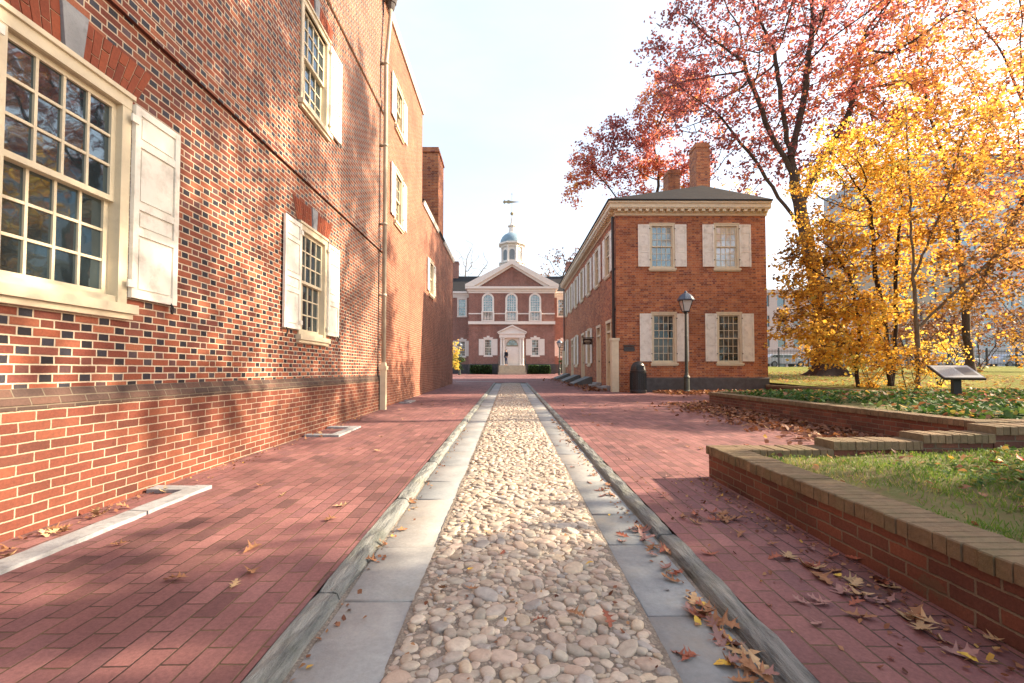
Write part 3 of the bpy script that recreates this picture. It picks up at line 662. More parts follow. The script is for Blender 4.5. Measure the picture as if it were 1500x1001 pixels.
mb = MB().box(4.42, 4.84, y0-.025, y0-.002, 1.79, 1.98); mb.box(4.44, 4.82, y0-.028, y0-.024, 1.85, 1.865, 1); mb.box(4.47, 4.79, y0-.028, y0-.024, 1.90, 1.915, 1); mb.box(4.40, 4.86, y0-.06, y0-.002, 2.0, 2.03, 1)
mb.build('plaque', [M['greystone'], M['iron']], cb, CB)

sg = thing('hanging_sign', (4.1, 22.4, 2.3), 'small dark brown sign hung out from the side wall above the pavement', 'sign')
so_ = (4.1, 22.4, 2.3)
mb = MB().box(3.62, 4.06, 22.385, 22.415, 2.33, 2.63); mb.build('board', plain('sign_brown', (.035,.018,.012), .5), sg, so_)
mb = MB()
for z, a, b in ((2.53, 3.70, 3.98), (2.47, 3.68, 4.0), (2.40, 3.74, 3.94)):
    x = a
    while x < b:
        wd = random.uniform(.014, .03); mb.box(x, min(x+wd, b), 22.380, 22.386, z-.014, z+.014); x += wd + .012
mb.build('lettering', M['cream'], sg, so_)
MB().box(3.56, 4.145, 22.39, 22.41, 2.66, 2.69).box(3.66, 3.675, 22.395, 22.405, 2.63, 2.66).box(3.99, 4.005, 22.395, 22.405, 2.63, 2.66).build('bracket', M['iron'], sg, so_)

# litter bin
bn = thing('litter_bin', (4.76, 16.85, gz(16.85)), 'black domed litter bin against the brick corner left of the lamp post', 'bin'); bo = (4.76, 16.85, gz(16.85))
mb = MB(); mb.lathe([(.27, 0), (.30, .02), (.30, .10), (.285, .12), (.285, .74), (.30, .76), (.30, .82), (.27, .83)], bo, 24)
for k in range(24):
    a = 2*PI*k/24; mb.tube([(bo[0]+.292*math.cos(a), bo[1]+.292*math.sin(a), bo[2]+.12), (bo[0]+.292*math.cos(a), bo[1]+.292*math.sin(a), bo[2]+.74)], .014, 5)
mb.build('body', M['iron'], bn, bo)
mb = MB(); mb.lathe([(.285, .832), (.28, .86), (.25, .98), (.20, 1.08), (.12, 1.15), (.02, 1.17)], bo, 24); mb.box(bo[0]-.14, bo[0]+.14, bo[1]-.285, bo[1]-.22, bo[2]+.90, bo[2]+1.02)
mb.build('lid', M['iron'], bn, bo, smooth=False)

def street_lamp(x, y, z, h, label):
    o = thing('street_lamp', (x, y, z), label, 'lamp', None); c = (x, y, z)
    MB().lathe([(.15, 0), (.15, .08), (.11, .12), (.10, .55), (.125, .58), (.08, .66), (.065, .75), (.055, h*.55), (.06, h*.56), (.05, h*.57), (.045, h-.80), (.075, h-.78), (.05, h-.74), (.03, h-.70)], c, 12).build('post', M['lampgreen'], o, c, smooth=False)
    hd = MB(); b = h - .72
    for k in range(4):
        a = PI/4 + k*PI/2
        hd.tube([(x+.13*math.cos(a), y+.13*math.sin(a), z+b+.02), (x+.27*math.cos(a), y+.27*math.sin(a), z+b+.42)], .014, 5)
    hd.lathe([(.10, b-.02), (.16, b), (.16, b+.025), (.10, b+.03)], c, 4, rot=PI/4); hd.tube([(x, y, z+b-.2), (x+.0, y, z+b)], .02, 6)
    lo_ = hd.build('lantern', M['iron'], o, c); lf = Vector(c) + lo_.location
    MB().lathe([(.125, b+.032), (.255, b+.41)], c, 4, rot=PI/4).build('lantern_glass', M['lampglass'], lo_, lf)
    MB().lathe([(.30, b+.42), (.31, b+.45), (.25, b+.56), (.19, b+.63), (.12, b+.68), (.06, b+.70), (.05, b+.75), (.02, b+.79)], c, 8, rot=PI/8).build('lantern_cap', M['lampblue'], lo_, lf)
    return o
street_lamp(6.52, 16.75, gz(16.75), 3.72, 'black lamp post with blue capped lantern before the brick building front')
street_lamp(4.93, 45.0, gz(45), 3.45, 'distant black lamp post right of the hall steps')
street_lamp(-4.95, 45.0, gz(45), 3.2, 'distant black lamp post left of the hall behind a yellow shrub')

# ------------------------------------------------------------------ the hall
HB = (.25, 53.0, .65)
ha = thing('brick_hall', HB, 'pedimented brick hall with domed cupola closing the end of the lane', 'building')
hc = .25; fx0, fx1, fy, hz = -4.4, 4.86, 49.0, .3
aw = [-2.34, .2, 2.75]
gw = [(-2.31, 2.62, .92, 1.75), (2.76, 2.62, .92, 1.75)]
mb = MB(); wall(mb, 'y', fy, fx0, fx1, hz, 9.4, [(c-w/2, c+w/2, z, z+h) for c, z, w, h in gw] , .12, 1)
for x in (fx0, fx1): mb.quad((x, fy, hz), (x, 52, hz), (x, 52, 9.4), (x, fy, 9.4))
wx0, wx1 = -7.5, 8.0
ww_ = [(-5.45, 2.62, .92, 1.75), (-5.45, 7.25, 1.1, 1.95), (5.98, 2.62, .92, 1.75), (5.98, 7.25, 1.1, 1.95)]
wall(mb, 'y', 52.0, wx0, fx0, hz, 9.4, [(c-w/2, c+w/2, z, z+h) for c, z, w, h in ww_[:2]], .12, 1); wall(mb, 'y', 52.0, fx1, wx1, hz, 9.4, [(c-w/2, c+w/2, z, z+h) for c, z, w, h in ww_[2:]], .12, 1)
for x in (wx0, wx1): mb.quad((x, 52, hz), (x, 62, hz), (x, 62, 9.4), (x, 52, 9.4))
mb.quad((wx0, 62, hz), (wx1, 62, hz), (wx1, 62, 9.4), (wx0, 62, 9.4))
mb.add([(fx0+.2, fy+.05, 10.05), (fx1-.2, fy+.05, 10.05), (hc, fy+.05, 12.6)], [(0,1,2)])
mb.build('wall', M['hall_brick'], ha, HB)
mb = MB()
for za, zb, o in ((9.4, 9.6, .06), (9.6, 9.85, .16), (9.85, 10.08, .38)):
    mb.box(fx0-o, fx1+o, fy-o, 52, za, zb-.002); mb.box(wx0-o, fx0-o-.003, 52-o, 62, za, zb-.002); mb.box(fx1+o+.003, wx1+o, 52-o, 62, za, zb-.002)
mb.build('cornice', M['hallwhite'], ha, HB)
mb = MB(); e = .4
for s_ in (-1, 1):
    xe = hc + s_*(4.63+e)
    mb.prism([(xe, 10.08), (xe, 10.32), (hc, 12.95), (hc, 12.50), (xe - s_*.9, 10.08)], 'y', fy-.40, fy+.02)
    mb.prism([(xe - s_*.9, 10.08), (hc, 12.50), (hc, 12.28), (xe - s_*1.45, 10.08)], 'y', fy-.18, fy+.03)
mb.build('pediment_frame', M['hallwhite'], ha, HB)
mb = MB(); mb.prism([(fx0-e, 10.33), (hc, 12.96), (fx1+e, 10.33)], 'y', fy+.3, 57.0); mb.prism([(51.6, 10.09), (57, 12.9), (62.4, 10.09)], 'x', wx0-.4, wx1+.4)
mb.build('roof', M['slate'], ha, HB)
for x in (-6.9, 7.6): MB().box(x-.5, x+.5, 56.2, 57.4, 11.5, 14.4).box(x-.55, x+.55, 56.15, 57.45, 14.4, 14.6).build('chimney', M['hall_brick'], ha, HB)
MB().box(fx0-.05, fx1+.05, fy-.25, fy, 6.02, 6.33).build('balcony_band', M['hallwhite'], ha, HB)
mb = MB()
for a, b in ((fx0-.03, -3.03), (-1.65, -.49), (.89, 2.06), (3.44, fx1+.03)): mb.box(a, b, fy-.04, fy, 7.12, 7.24)
mb.build('string_course', M['hallwhite'], ha, HB)
MB().box(fx0-.06, fx1+.06, fy-.08, fy, hz, 1.75).box(wx0, fx0-.07, 51.93, 52, hz, 1.75).box(fx1+.07, wx1, 51.93, 52, hz, 1.75).build('stone_base', M['greystone'], ha, HB)
def arched(c):
    ow = .66; iw = .47; z0 = 6.34; zs = 8.75; n = 14; mb = MB()
    out = [(c-ow, z0), *[(c-ow*math.cos(PI*k/n), zs+ow*math.sin(PI*k/n)) for k in range(n+1)], (c+ow, z0)]
    inn = [(c-iw, z0), *[(c-iw*math.cos(PI*k/n), zs+iw*math.sin(PI*k/n)) for k in range(n+1)], (c+iw, z0)]
    N = len(out); vs = []
    for (a, b), (d, e_) in zip(out, inn): vs += [(a, fy-.10, b), (d, fy-.10, e_), (d, fy+.01, e_), (a, fy+.01, b)]
    mb.add(vs, [(4*i+a, 4*i+(a+1) % 4, 4*i+4+(a+1) % 4, 4*i+4+a) for i in range(N-1) for a in range(4)])
    mb.prism([(c-.09, zs+iw+.02), (c+.09, zs+iw+.02), (c+.14, zs+ow+.16), (c-.14, zs+ow+.16)], 'y', fy-.16, fy)
    for k in range(1, 4):
        x = c - iw + 2*iw*k/4; mb.box(x-.017, x+.017, fy-.045, fy-.01, 7.4, zs + iw*math.sin(math.acos(abs(x-c)/iw))*.98)
    for k in range(6): mb.box(c-iw, c+iw, fy-.043, fy-.012, 7.4+k*.27, 7.43+k*.27)
    fo = mb.build('arched_window', M['hallwhite'], ha, HB); of = Vector(HB) + fo.location
    g = MB(); g.add([(a, fy-.008, b) for a, b in inn], [tuple(range(N))]); g.build('pane', M['glasshall'], fo, of)
    b = MB(); b.box(c-ow-.03, c+ow+.03, fy-.30, fy-.11, 7.30, 7.42); b.box(c-ow-.03, c+ow+.03, fy-.28, fy-.11, 6.335, 6.45)
    for s_ in (-1, 1): b.box(c+s_*.60-.09, c+s_*.60+.09, fy-.32, fy-.112, 6.451, 7.298)
    for k in range(6):
        x = c - .40 + k*.16; b.lathe([(.025, 0), (.05, .12), (.055, .25), (.03, .55), (.025, .8), (.04, .85)], (x, fy-.2, 6.45), 8)
    b.build('balustrade', M['hallwhite'], fo, of)
for c in aw: arched(c)
for c, z, w_, h_ in gw: window(ha, HB, (c, fy, z), 0, w_, h_, 4, 3, 3, shw=.54, glassm='glasshall', fm='hallwhite', sm='hallwhite', head='smallkey', casing=.1)
for c, z, w_, h_ in (ww_[0], ww_[2]): window(ha, HB, (c, 52.0, z), 0, w_, h_, 4, 3, 3, shw=.54, glassm='glasshall', fm='hallwhite', sm='hallwhite', head='smallkey', casing=.1)
for c, z, w_, h_ in (ww_[1], ww_[3]): window(ha, HB, (c, 52.0, z), 0, w_, h_, 4, 3, 3, sh=(0,0), glassm='glasshall', fm='hallwhite', sm='hallwhite', head='smallkey', casing=.14)
# doorway
mb = MB(); dz = 1.58; dc = .27
mb.box(dc-1.30, dc+1.30, fy-.14, fy-.001, dz, 4.68); 
for s_ in (-1, 1): 
    for q in (1.16, .90): mb.lathe([(.15, 0), (.15, .12), (.115, .16), (.10, 2.75), (.14, 2.8), (.15, 2.95)], (dc+s_*q, fy-.30, dz), 10)
mb.box(dc-1.38, dc+1.38, fy-.50, fy-.142, 4.55, 4.95)
mb.box(dc-1.50, dc+1.50, fy-.60, fy-.142, 4.951, 5.06)
mb.prism([(dc-1.52, 5.061), (dc+1.52, 5.061), (dc, 5.80)], 'y', fy-.46, fy-.1)
for s_ in (-1, 1): mb.prism([(dc+s_*1.58, 5.06), (dc+s_*1.58, 5.16), (dc, 5.93), (dc, 5.78)], 'y', fy-.64, fy-.462)
do = mb.build('doorway', M['hallwhite'], ha, HB); of = Vector(HB) + do.location
mb = MB(); mb.box(dc-.66, dc-.005, fy-.18, fy-.142, dz, 3.60); mb.box(dc+.005, dc+.66, fy-.18, fy-.142, dz, 3.60)
for s_ in (-1, 1):
    for a, b in ((.15, .8), (.95, 1.35), (1.5, 1.9)): mb.box(dc+s_*.33-.22, dc+s_*.33+.22, fy-.192, fy-.181, dz+a, dz+b)
dl = mb.build('door', M['hallwhite'], do, of)
n = 12; fan = [(dc-.58*math.cos(PI*k/n), 3.75+.58*math.sin(PI*k/n)) for k in range(n+1)]
MB().prism(fan, 'y', fy-.19, fy-.143).build('fanlight', M['fan'] if 'fan' in M else M['glasshall'], do, of)
mb = MB()
for k in range(n):
    mb.tube([(fan[k][0], fy-.2, fan[k][1]), (fan[k+1][0], fy-.2, fan[k+1][1])], .035, 5)
for k in (3, 6, 9): mb.tube([(dc, fy-.2, 3.75), (fan[k][0], fy-.2, fan[k][1])], .018, 4)
mb.box(dc-.64, dc+.64, fy-.22, fy-.143, 3.66, 3.74); mb.build('fanlight_frame', M['gold'], do, of)
st = MB(); n = 5
for k in range(n):
    z1_ = gz(47) + (dz-gz(47))*(k+1)/n; st.box(dc-1.45, dc+1.45, 46.2+k*.32, 48.9, (gz(47)-.1) if k == 0 else gz(47) + (dz-gz(47))*k/n + .001, z1_)
st.build('front_steps', M['steps'], ha, HB)
for s_ in (-1, 1):
    mb = MB(); x = dc + s_*1.38
    for y, z in ((46.3, gz(46)+.15), (47.9, dz), (48.7, dz)): mb.tube([(x, y, z), (x, y, z+.95)], .03, 6)
    mb.tube([(x, 46.2, gz(46)+1.1), (x, 47.9, dz+.95), (x, 48.8, dz+.95)], .032, 6)
    for k in range(8): y = 46.5+k*.17; z = gz(46)+.25+(dz-gz(46)-.2)*(k/8.5); mb.tube([(x, y, z), (x, y, z+.9)], .013, 4)
    mb.build('handrail', M['iron'] if s_ > 0 else M['iron'], ha, HB)
# cupola
cx, cy = .3, 57.0
mb = MB(); mb.lathe([(1.62, 12.4), (1.62, 14.35), (1.75, 14.36), (1.75, 14.5), (1.55, 14.51)], (cx, cy, 0), 8, rot=PI/8)
mb.lathe([(1.30, 14.4), (1.30, 16.4), (1.45, 16.45), (1.50, 16.65), (1.78, 16.75), (1.78, 16.95), (1.5, 17.0)], (cx, cy, 0), 8, rot=PI/8)
for k in range(8):
    a = PI/8 + k*PI/4; mb.lathe([(.15, 14.5), (.15, 14.7), (.11, 14.72), (.10, 16.25), (.15, 16.3), (.15, 16.45)], (cx+1.36*math.cos(a), cy+1.36*math.sin(a), 0), 8)
cu = mb.build('cupola', M['hallwhite'], ha, HB); of = Vector(HB) + cu.location
for k in range(8):
    a = k*PI/4; q = Matrix.Rotation(a, 3, 'Z'); mb = MB(); nn = 8
    prof = [(-.32, 14.75), *[(-.32*math.cos(PI*j/nn), 15.75+.32*math.sin(PI*j/nn)) for j in range(nn+1)], (.32, 14.75)]
    vs = [Vector((cx, cy, 0)) + q @ Vector((1.215, u, z)) for u, z in prof] + [Vector((cx, cy, 0)) + q @ Vector((1.185, u, z)) for u, z in prof]; N = len(prof)
    mb.add(vs, [tuple(range(N)), tuple(range(N, 2*N))[::-1]] + [(i, (i+1) % N, N+(i+1) % N, N+i) for i in range(N)]); mb.build('cupola_opening', M['louvre'] if 'louvre' in M else M['greystone'], cu, of)
MB().lathe([(1.48, 17.0), (1.50, 17.12), (1.44, 17.45), (1.27, 17.8), (.98, 18.1), (.62, 18.3), (.5, 18.36)], (cx, cy, 0), 16).build('dome', M['lead'], cu, of, smooth=True)
MB().lathe([(.52, 18.36), (.46, 18.5), (.38, 19.0), (.40, 19.15), (.56, 19.2), (.56, 19.32), (.30, 19.36), (.20, 19.7), (.08, 20.4)], (cx, cy, 0), 8, rot=PI/8).build('lantern_spire', M['hallwhite'], cu, of)
mb = MB(); mb.tube([(cx, cy, 20.3), (cx, cy, 23.4)], .035, 6); mb.lathe([(.02, 20.65), (.16, 20.72), (.23, 20.88), (.16, 21.04), (.02, 21.12)], (cx, cy, 0), 10)
mb.prism([(cx-1.15, 22.35), (cx-1.0, 22.62), (cx-.75, 22.5), (cx-.45, 22.62), (cx-.1, 22.5), (cx+.6, 22.42), (cx+.95, 22.38), (cx+.6, 22.34), (cx-.1, 22.25), (cx-.45, 22.15), (cx-.75, 22.28), (cx-1.0, 22.12)], 'y', cy-.03, cy+.03)
mb.lathe([(.02, 23.3), (.09, 23.4), (.02, 23.5)], (cx, cy, 0), 6); mb.build('weather_vane', M['gold'], cu, of)

# hedges along the hall front
hedge0 = None
for x, lab in ((-3.63, 'leftmost of the clipped dark green box hedges before the hall'), (-2.45, 'clipped box hedge just left of the hall steps'), (2.55, 'clipped box hedge just right of the hall steps'), (3.75, 'rightmost of the clipped dark green box hedges before the hall')):
    n = 1500; P = rng.uniform(-1, 1, (n, 3)); k = rng.integers(0, 3, n); P[np.arange(n), k] = np.sign(P[np.arange(n), k])*rng.uniform(.85, 1.05, n)
    if hedge0 is None:
        P = P*np.array([.5, .35, .38]) + np.array([0, 0, .4]); D = rng.normal(0, 1, (n, 2, 3))*.05
        V = np.stack([P-D[:,0], P+D[:,1], P+D[:,0], P-D[:,1]], 1).reshape(-1, 3)
        hedge0 = np_mesh('hedge', V, np.arange(4*n).reshape(-1, 4), M['hedgeleaf'], attr=np.repeat(rng.random(n), 4)); o = hedge0
        mbh = MB().box(-.42, .42, -.28, .28, 0, .7); ch = mbh.build('branches', M['barkdark'], o, (0, 0, o.location.z))
    else: o = copy_tree(hedge0)
    o.location = (x, 48.2, gz(48)+.0); tag(o, lab, 'hedge', 'hedges before the hall')

# ------------------------------------------------------------------ garden walls with rowlock caps
def bed_wall(name, runs, label):
    """runs: (axis, fixed, a, b, ztop, outward) ; body and cap as parts"""
    xs = [r_ for r_ in runs]; ax, fx, a, b, zt_, od = runs[0]
    base = ((fx, (a+b)/2, 0) if ax == 'y' else ((a+b)/2, fx, 0))
    o = thing(name, base, label, 'wall'); body = MB(); cap = MB(); mor = MB(); r = random.Random(len(label))
    for ax, fx, a, b, zt_, od in runs:
        w_ = .22; ct = .078
        lo, hi = (fx, fx+w_*-od) if od < 0 else (fx-w_, fx)
        f0, f1 = (fx, fx+w_) if od < 0 else (fx-w_, fx)
        B = (lambda u0, u1, v0, v1, z0, z1, mb: mb.box(v0, v1, u0, u1, z0, z1)) if ax == 'y' else (lambda u0, u1, v0, v1, z0, z1, mb: mb.box(u0, u1, v0, v1, z0, z1))
        B(a+.003, b-.003, f0, f1, -.05, zt_-ct-.004, body)
        B(a, b, f0-.014, f1+.014, zt_-ct-.003, zt_-.012, mor)
        u = a
        while u < b-.02:
            t_ = min(.062*r.uniform(.9, 1.1), b-u); j = r.uniform(-.004, .004); jz = r.uniform(-.004, .003)
            e0, e1 = f0-.022+j, f1+.022+j; z0, z1 = zt_-ct+jz, zt_+jz; c_ = .006
            P_ = (lambda u_, v_, z_: (v_, u_, z_)) if ax == 'y' else (lambda u_, v_, z_: (u_, v_, z_))
            ua, ub = u+.002, u+t_+.001
            vs = [P_(ua, e0, z0), P_(ub, e0, z0), P_(ub, e1, z0), P_(ua, e1, z0),
                  P_(ua, e0, z1-c_), P_(ub, e0, z1-c_), P_(ub, e1, z1-c_), P_(ua, e1, z1-c_),
                  P_(ua+c_*.5, e0+c_, z1), P_(ub-c_*.5, e0+c_, z1), P_(ub-c_*.5, e1-c_, z1), P_(ua+c_*.5, e1-c_, z1)]
            cap.add(vs, [(0,3,2,1), (0,1,5,4), (1,2,6,5), (2,3,7,6), (3,0,4,7), (4,5,9,8), (5,6,10,9), (6,7,11,10), (7,4,8,11), (8,9,10,11)])
            u += t_ + .004
    body.build('wall_body', M['garden_brick'], o, base); c = cap.build('wall_cap', M['capbrick'], o, base)
    mor.build('cap_joints', M['capmortar'], c, Vector(base)+c.location)
    return o
bed_wall('garden_wall', [('y', 1.90, -1.5, 4.36, .335, -1), ('x', 4.36, 2.125, 2.92, .335, 1), ('x', 4.36, 2.925, 3.74, .41, 1), ('x', 4.36, 3.745, 4.40, .47, 1), ('x', 4.36, 4.405, 7.5, .545, 1)],
         'low mossy brick bed wall in the right foreground with stepped far side')
bed_wall('garden_wall', [('y', 5.35, 5.2, 12.2, .47, -1), ('x', 5.2, 5.58, 24, .47, -1), ('x', 12.2, 5.58, 9.87, .50, 1), ('y', 9.88, 11.98, 17.5, .50, -1)],
         'low brick wall of the ivy bed with leaf drift at its foot')

# ------------------------------------------------------------------ trees
def colonize(trunks, A, seg=.4, kill=.7, iters=160, infl=6.0, seed=0, trop=.05):
    r = np.random.default_rng(seed); pos = []; par = []
    for tr in trunks:
        tr = [np.array(p, float) for p in tr]; prev = -1
        if pos and len(tr) > 1:
            dd = np.linalg.norm(np.array(pos) - tr[0], axis=1)
            if dd.min() < seg*2: prev = int(dd.argmin())
        for i in range(len(tr)-1):
            L = np.linalg.norm(tr[i+1]-tr[i]); k = max(1, int(L/seg))
            for q in range(k if i < len(tr)-2 else k+1):
                p = tr[i] + (tr[i+1]-tr[i])*q/k + r.normal(0, seg*.06, 3)*(1 if (i or q) else 0)
                pos.append(p); par.append(prev); prev = len(pos)-1
    P = np.array(pos); n0 = 0; dist = np.full(len(A), 1e9); idx = np.zeros(len(A), int); new = np.arange(len(P))
    for it in range(iters):
        D = np.linalg.norm(A[:,None,:] - P[new][None,:,:], axis=2); j = D.argmin(1); dm = D[np.arange(len(A)), j]
        up = dm < dist; dist[up] = dm[up]; idx[up] = new[j[up]]
        keep = dist > kill
        A, dist, idx = A[keep], dist[keep], idx[keep]
        if len(A) == 0: break
        act = dist < infl
        if not act.any(): act = dist < dist.min()*1.05
        dirs = A[act] - P[idx[act]]; dirs /= np.linalg.norm(dirs, axis=1, keepdims=True)
        u, inv = np.unique(idx[act], return_inverse=True); acc = np.zeros((len(u), 3)); np.add.at(acc, inv, dirs)
        acc += r.normal(0, .35, acc.shape); acc[:,2] += trop; acc /= np.linalg.norm(acc, axis=1, keepdims=True)+1e-9
        np_ = P[u] + acc*seg; new = np.arange(len(P), len(P)+len(u)); P = np.concatenate([P, np_]); par += u.tolist()
    return P, np.array(par)
def radii(par, tip=.012, e=2.3):
    n = len(par); r = np.zeros(n); acc = np.zeros(n)
    for i in range(n-1, -1, -1):
        r[i] = tip if acc[i] == 0 else acc[i]**(1/e)
        if par[i] >= 0: acc[par[i]] += r[i]**e
    return r
def wood_mesh(P, par, r, base_flare=None):
    ch = np.where(par >= 0)[0]; main = {}
    for i in ch:
        if par[i] not in main or r[i] > r[main[par[i]]]: main[par[i]] = i
    V = []; F = []; nb = 0
    for K, sel in ((8, r[ch] > .05), (4, r[ch] <= .05)):
        c = ch[sel]
        if len(c) == 0: continue
        p0, p1 = P[par[c]], P[c]; d = p1-p0; L = np.linalg.norm(d, axis=1, keepdims=True)+1e-9; d = d/L
        r0 = np.where([main[par[i]] == i for i in c], r[par[c]], np.minimum(r[par[c]], r[c]*1.15)); r1 = r[c]
        p1 = p1 + d*r1[:,None]*.35
        ref = np.array([.31, .52, .79]); u = np.cross(d, ref); u /= np.linalg.norm(u, axis=1, keepdims=True)+1e-9; v = np.cross(d, u)
        an = np.arange(K)*2*PI/K; ring = u[:,None,:]*np.cos(an)[None,:,None] + v[:,None,:]*np.sin(an)[None,:,None]
        A = p0[:,None,:] + ring*r0[:,None,None]; B = p1[:,None,:] + ring*r1[:,None,None]
        V.append(np.concatenate([A, B], 1).reshape(-1, 3)); b = nb + np.arange(len(c))[:,None]*2*K; k = np.arange(K); k2 = (k+1) % K
        F.append(np.stack([b+k, b+k2, b+K+k2, b+K+k], 2).reshape(-1, 4)); nb += len(c)*2*K
    return np.concatenate(V), np.concatenate(F)
def leaf_mesh(C, size, r, flat=.5, droop=.3):
    n = len(C); a = r.normal(0, 1, (n, 3)); a[:,2] *= flat; a[:,2] -= droop; a /= np.linalg.norm(a, axis=1, keepdims=True)
    b = r.normal(0, 1, (n, 3)); b -= (b*a).sum(1, keepdims=True)*a; b /= np.linalg.norm(b, axis=1, keepdims=True); nn = np.cross(a, b)
    s = (size*r.uniform(.6, 1.25, n))[:,None]; w_ = s*r.uniform(.28, .45, n)[:,None]; fold = nn*w_*r.uniform(-.35, .35, (n,1))
    V = np.stack([C - a*s*.5, C + b*w_ + fold, C + a*s*.5, C - b*w_ + fold], 1).reshape(-1, 3)
    return V, np.arange(4*n).reshape(-1, 4)
def blobs(ells, n, r):
    vol = np.array([e[3]*e[4]*e[5]*(e[6] if len(e) > 6 else 1) for e in ells]); k = r.choice(len(ells), n, p=vol/vol.sum())
    d = r.normal(0, 1, (n, 3)); d /= np.linalg.norm(d, axis=1, keepdims=True); d *= (r.random(n)**(1/2.3))[:,None]
    E = np.array([e[:6] for e in ells]); return E[k,:3] + d*E[k,3:6]
def tree(name, base, trunks, ells, label, cat='tree', natt=900, seg=.45, kill=.8, leaves=20000, lsize=.14, lmat='redleaf', bark='bark', seed=1, spread=.45, tip=.012, e=2.3, rmax=.045, group=None, flare=1.5, warm=0.5, infl=6.0, crownlabel=None, height_col=0, sparse=None):
    r = np.random.default_rng(seed); A = blobs(ells, natt, r)
    P, par = colonize(trunks, A, seg, kill, seed=seed, infl=infl); rad = radii(par, tip, e)
    b0 = np.array(base, float)
    hgt = P[:,2]-b0[2]; dd = np.linalg.norm(P[:,:2]-b0[:2], axis=1)
    rad = np.where((rad > .08) & (hgt < 1.6), rad*(1 + (flare-1)*np.clip(1-hgt/1.6, 0, 1)**2), rad)
    o = thing(name, base, label, cat, group)
    V, F = wood_mesh(P, par, rad); np_mesh('trunk', V, F, M[bark], o, base, smooth=True)
    if leaves:
        tips = np.where(rad < rmax)[0]
        per = 7; cc = np.repeat(tips[r.integers(0, len(tips), leaves//per)], per); cl = cc
        coff = np.repeat(r.normal(0, spread*.75, (leaves//per, 3)), per, axis=0); ctone = np.repeat(r.normal(0, .19, leaves//per), per)  # wide clump tone spread, also painting shaded clumps into the yellow crowns
        if sparse is not None:
            keep = np.sin(P[cl,0]*1.9+seed)*np.sin(P[cl,1]*1.7)*np.sin(P[cl,2]*1.8+1) > sparse; cl = cl[keep]; coff = coff[keep]; ctone = ctone[keep]
        C = P[cl] + coff*np.array([1, 1, .7]) + r.normal(0, lsize*.75, (len(cl), 3))*np.array([1, 1, .75]) - np.array([0, 0, lsize*.4])
        V, F = leaf_mesh(C, lsize, r)
        ph = np.sin(C[:,0]*.9+seed) + np.sin(C[:,1]*1.1+2) + np.sin(C[:,2]*.8+1)
        val = np.clip(warm + .16*ph + height_col*(C[:,0]-b0[0]) + ctone + r.normal(0, .13, len(C)), 0, 1)
        np_mesh('crown', V, F, M[lmat], o, base, attr=np.repeat(val, 4))
    return o
g_ = lambda x, y: lawnz(x, y) - .05
# big red oak on the lawn
bz = g_(16.9, 24)
oak = tree('oak_tree', (16.9, 24, bz), [[(16.9,24,bz), (16.6,24,3.5), (16.0,24,7.5), (15.3,24,11), (14.9,24.2,14.5), (14.5,24.4,19)], [(15.8,24,8.5), (14.5,24.2,10.4), (13.2,24.2,12.5), (11.4,24,14.6)], [(15.5,24,9.8), (17.0,24.2,12.5), (18.5,24.3,15), (19.2,24,19)], [(15.2,24,11.5), (13.9,24.2,14.5), (12.8,24.4,18)], [(15.1,24,12.5), (16.2,24.3,16.5), (16.8,24.5,21)]],
     [(14.0,24.5,18.5,6.2,5,5.5), (10.4,24.5,16.5,3.0,3,3.2,.9), (17.0,25,15,4.5,4,4), (12.6,24.5,12.4,3.2,2.6,2.2,.7), (19.5,24,19,5,4.5,5), (15.5,24.5,22,6,4,3), (9.2,24.2,19.3,2.6,2.5,2.6,.8)],
     'great red and russet oak rising over the lawn behind the yellow tree', natt=1500, seg=.5, kill=.75, leaves=27000, lsize=.19, lmat='redleaf', seed=3, spread=.5, tip=.0185, e=2.05, sparse=-.22, height_col=.055, warm=.40, flare=1.5)
mb = MB(); n = 26; prof = [(1.45, -.15), (1.15, .06), (.86, .26), (.70, .55), (.62, 1.0), (.56, 1.8), (.50, 2.6)]
vs = []
for rr, z in prof:
    for k in range(n):
        a = 2*PI*k/n; q = rr*(1 + .26*max(0, 1-z/.9)*math.sin(a*5+1) + .05*math.sin(a*9)); vs.append((16.9 - .09*max(z, 0) + q*math.cos(a), 24+q*math.sin(a), bz+z))
mb.add(vs, [(i*n+k, i*n+(k+1) % n, (i+1)*n+(k+1) % n, (i+1)*n+k) for i in range(len(prof)-1) for k in range(n)])
mb.build('root_flare', M['barkdark'], oak, (16.9, 24, bz), smooth=True)
bz = g_(26.5, 26)
tree('oak_tree', (26.5, 26, bz), [[(26.5,26,bz), (26.3,26,4), (25.6,25.6,8), (24.8,25.2,12)], [(26.3,26,4.5), (28,25,9), (29,24.5,13)]],
     [(24,25,14.5,5.5,4,5), (29.5,25,12.5,5,4,6), (22.5,24.2,9.6,3.6,3,2.6,.8), (27.5,24,7.5,4.5,3,2.5,.8), (26,25,20,6,4,3.5)],
     'orange leaved oak filling the upper right edge of the view', natt=1300, seg=.5, kill=.75, leaves=26000, lsize=.19, lmat='orangeleaf', seed=5, spread=.5, tip=.013, e=2.15, warm=.5)
bz = 1.0
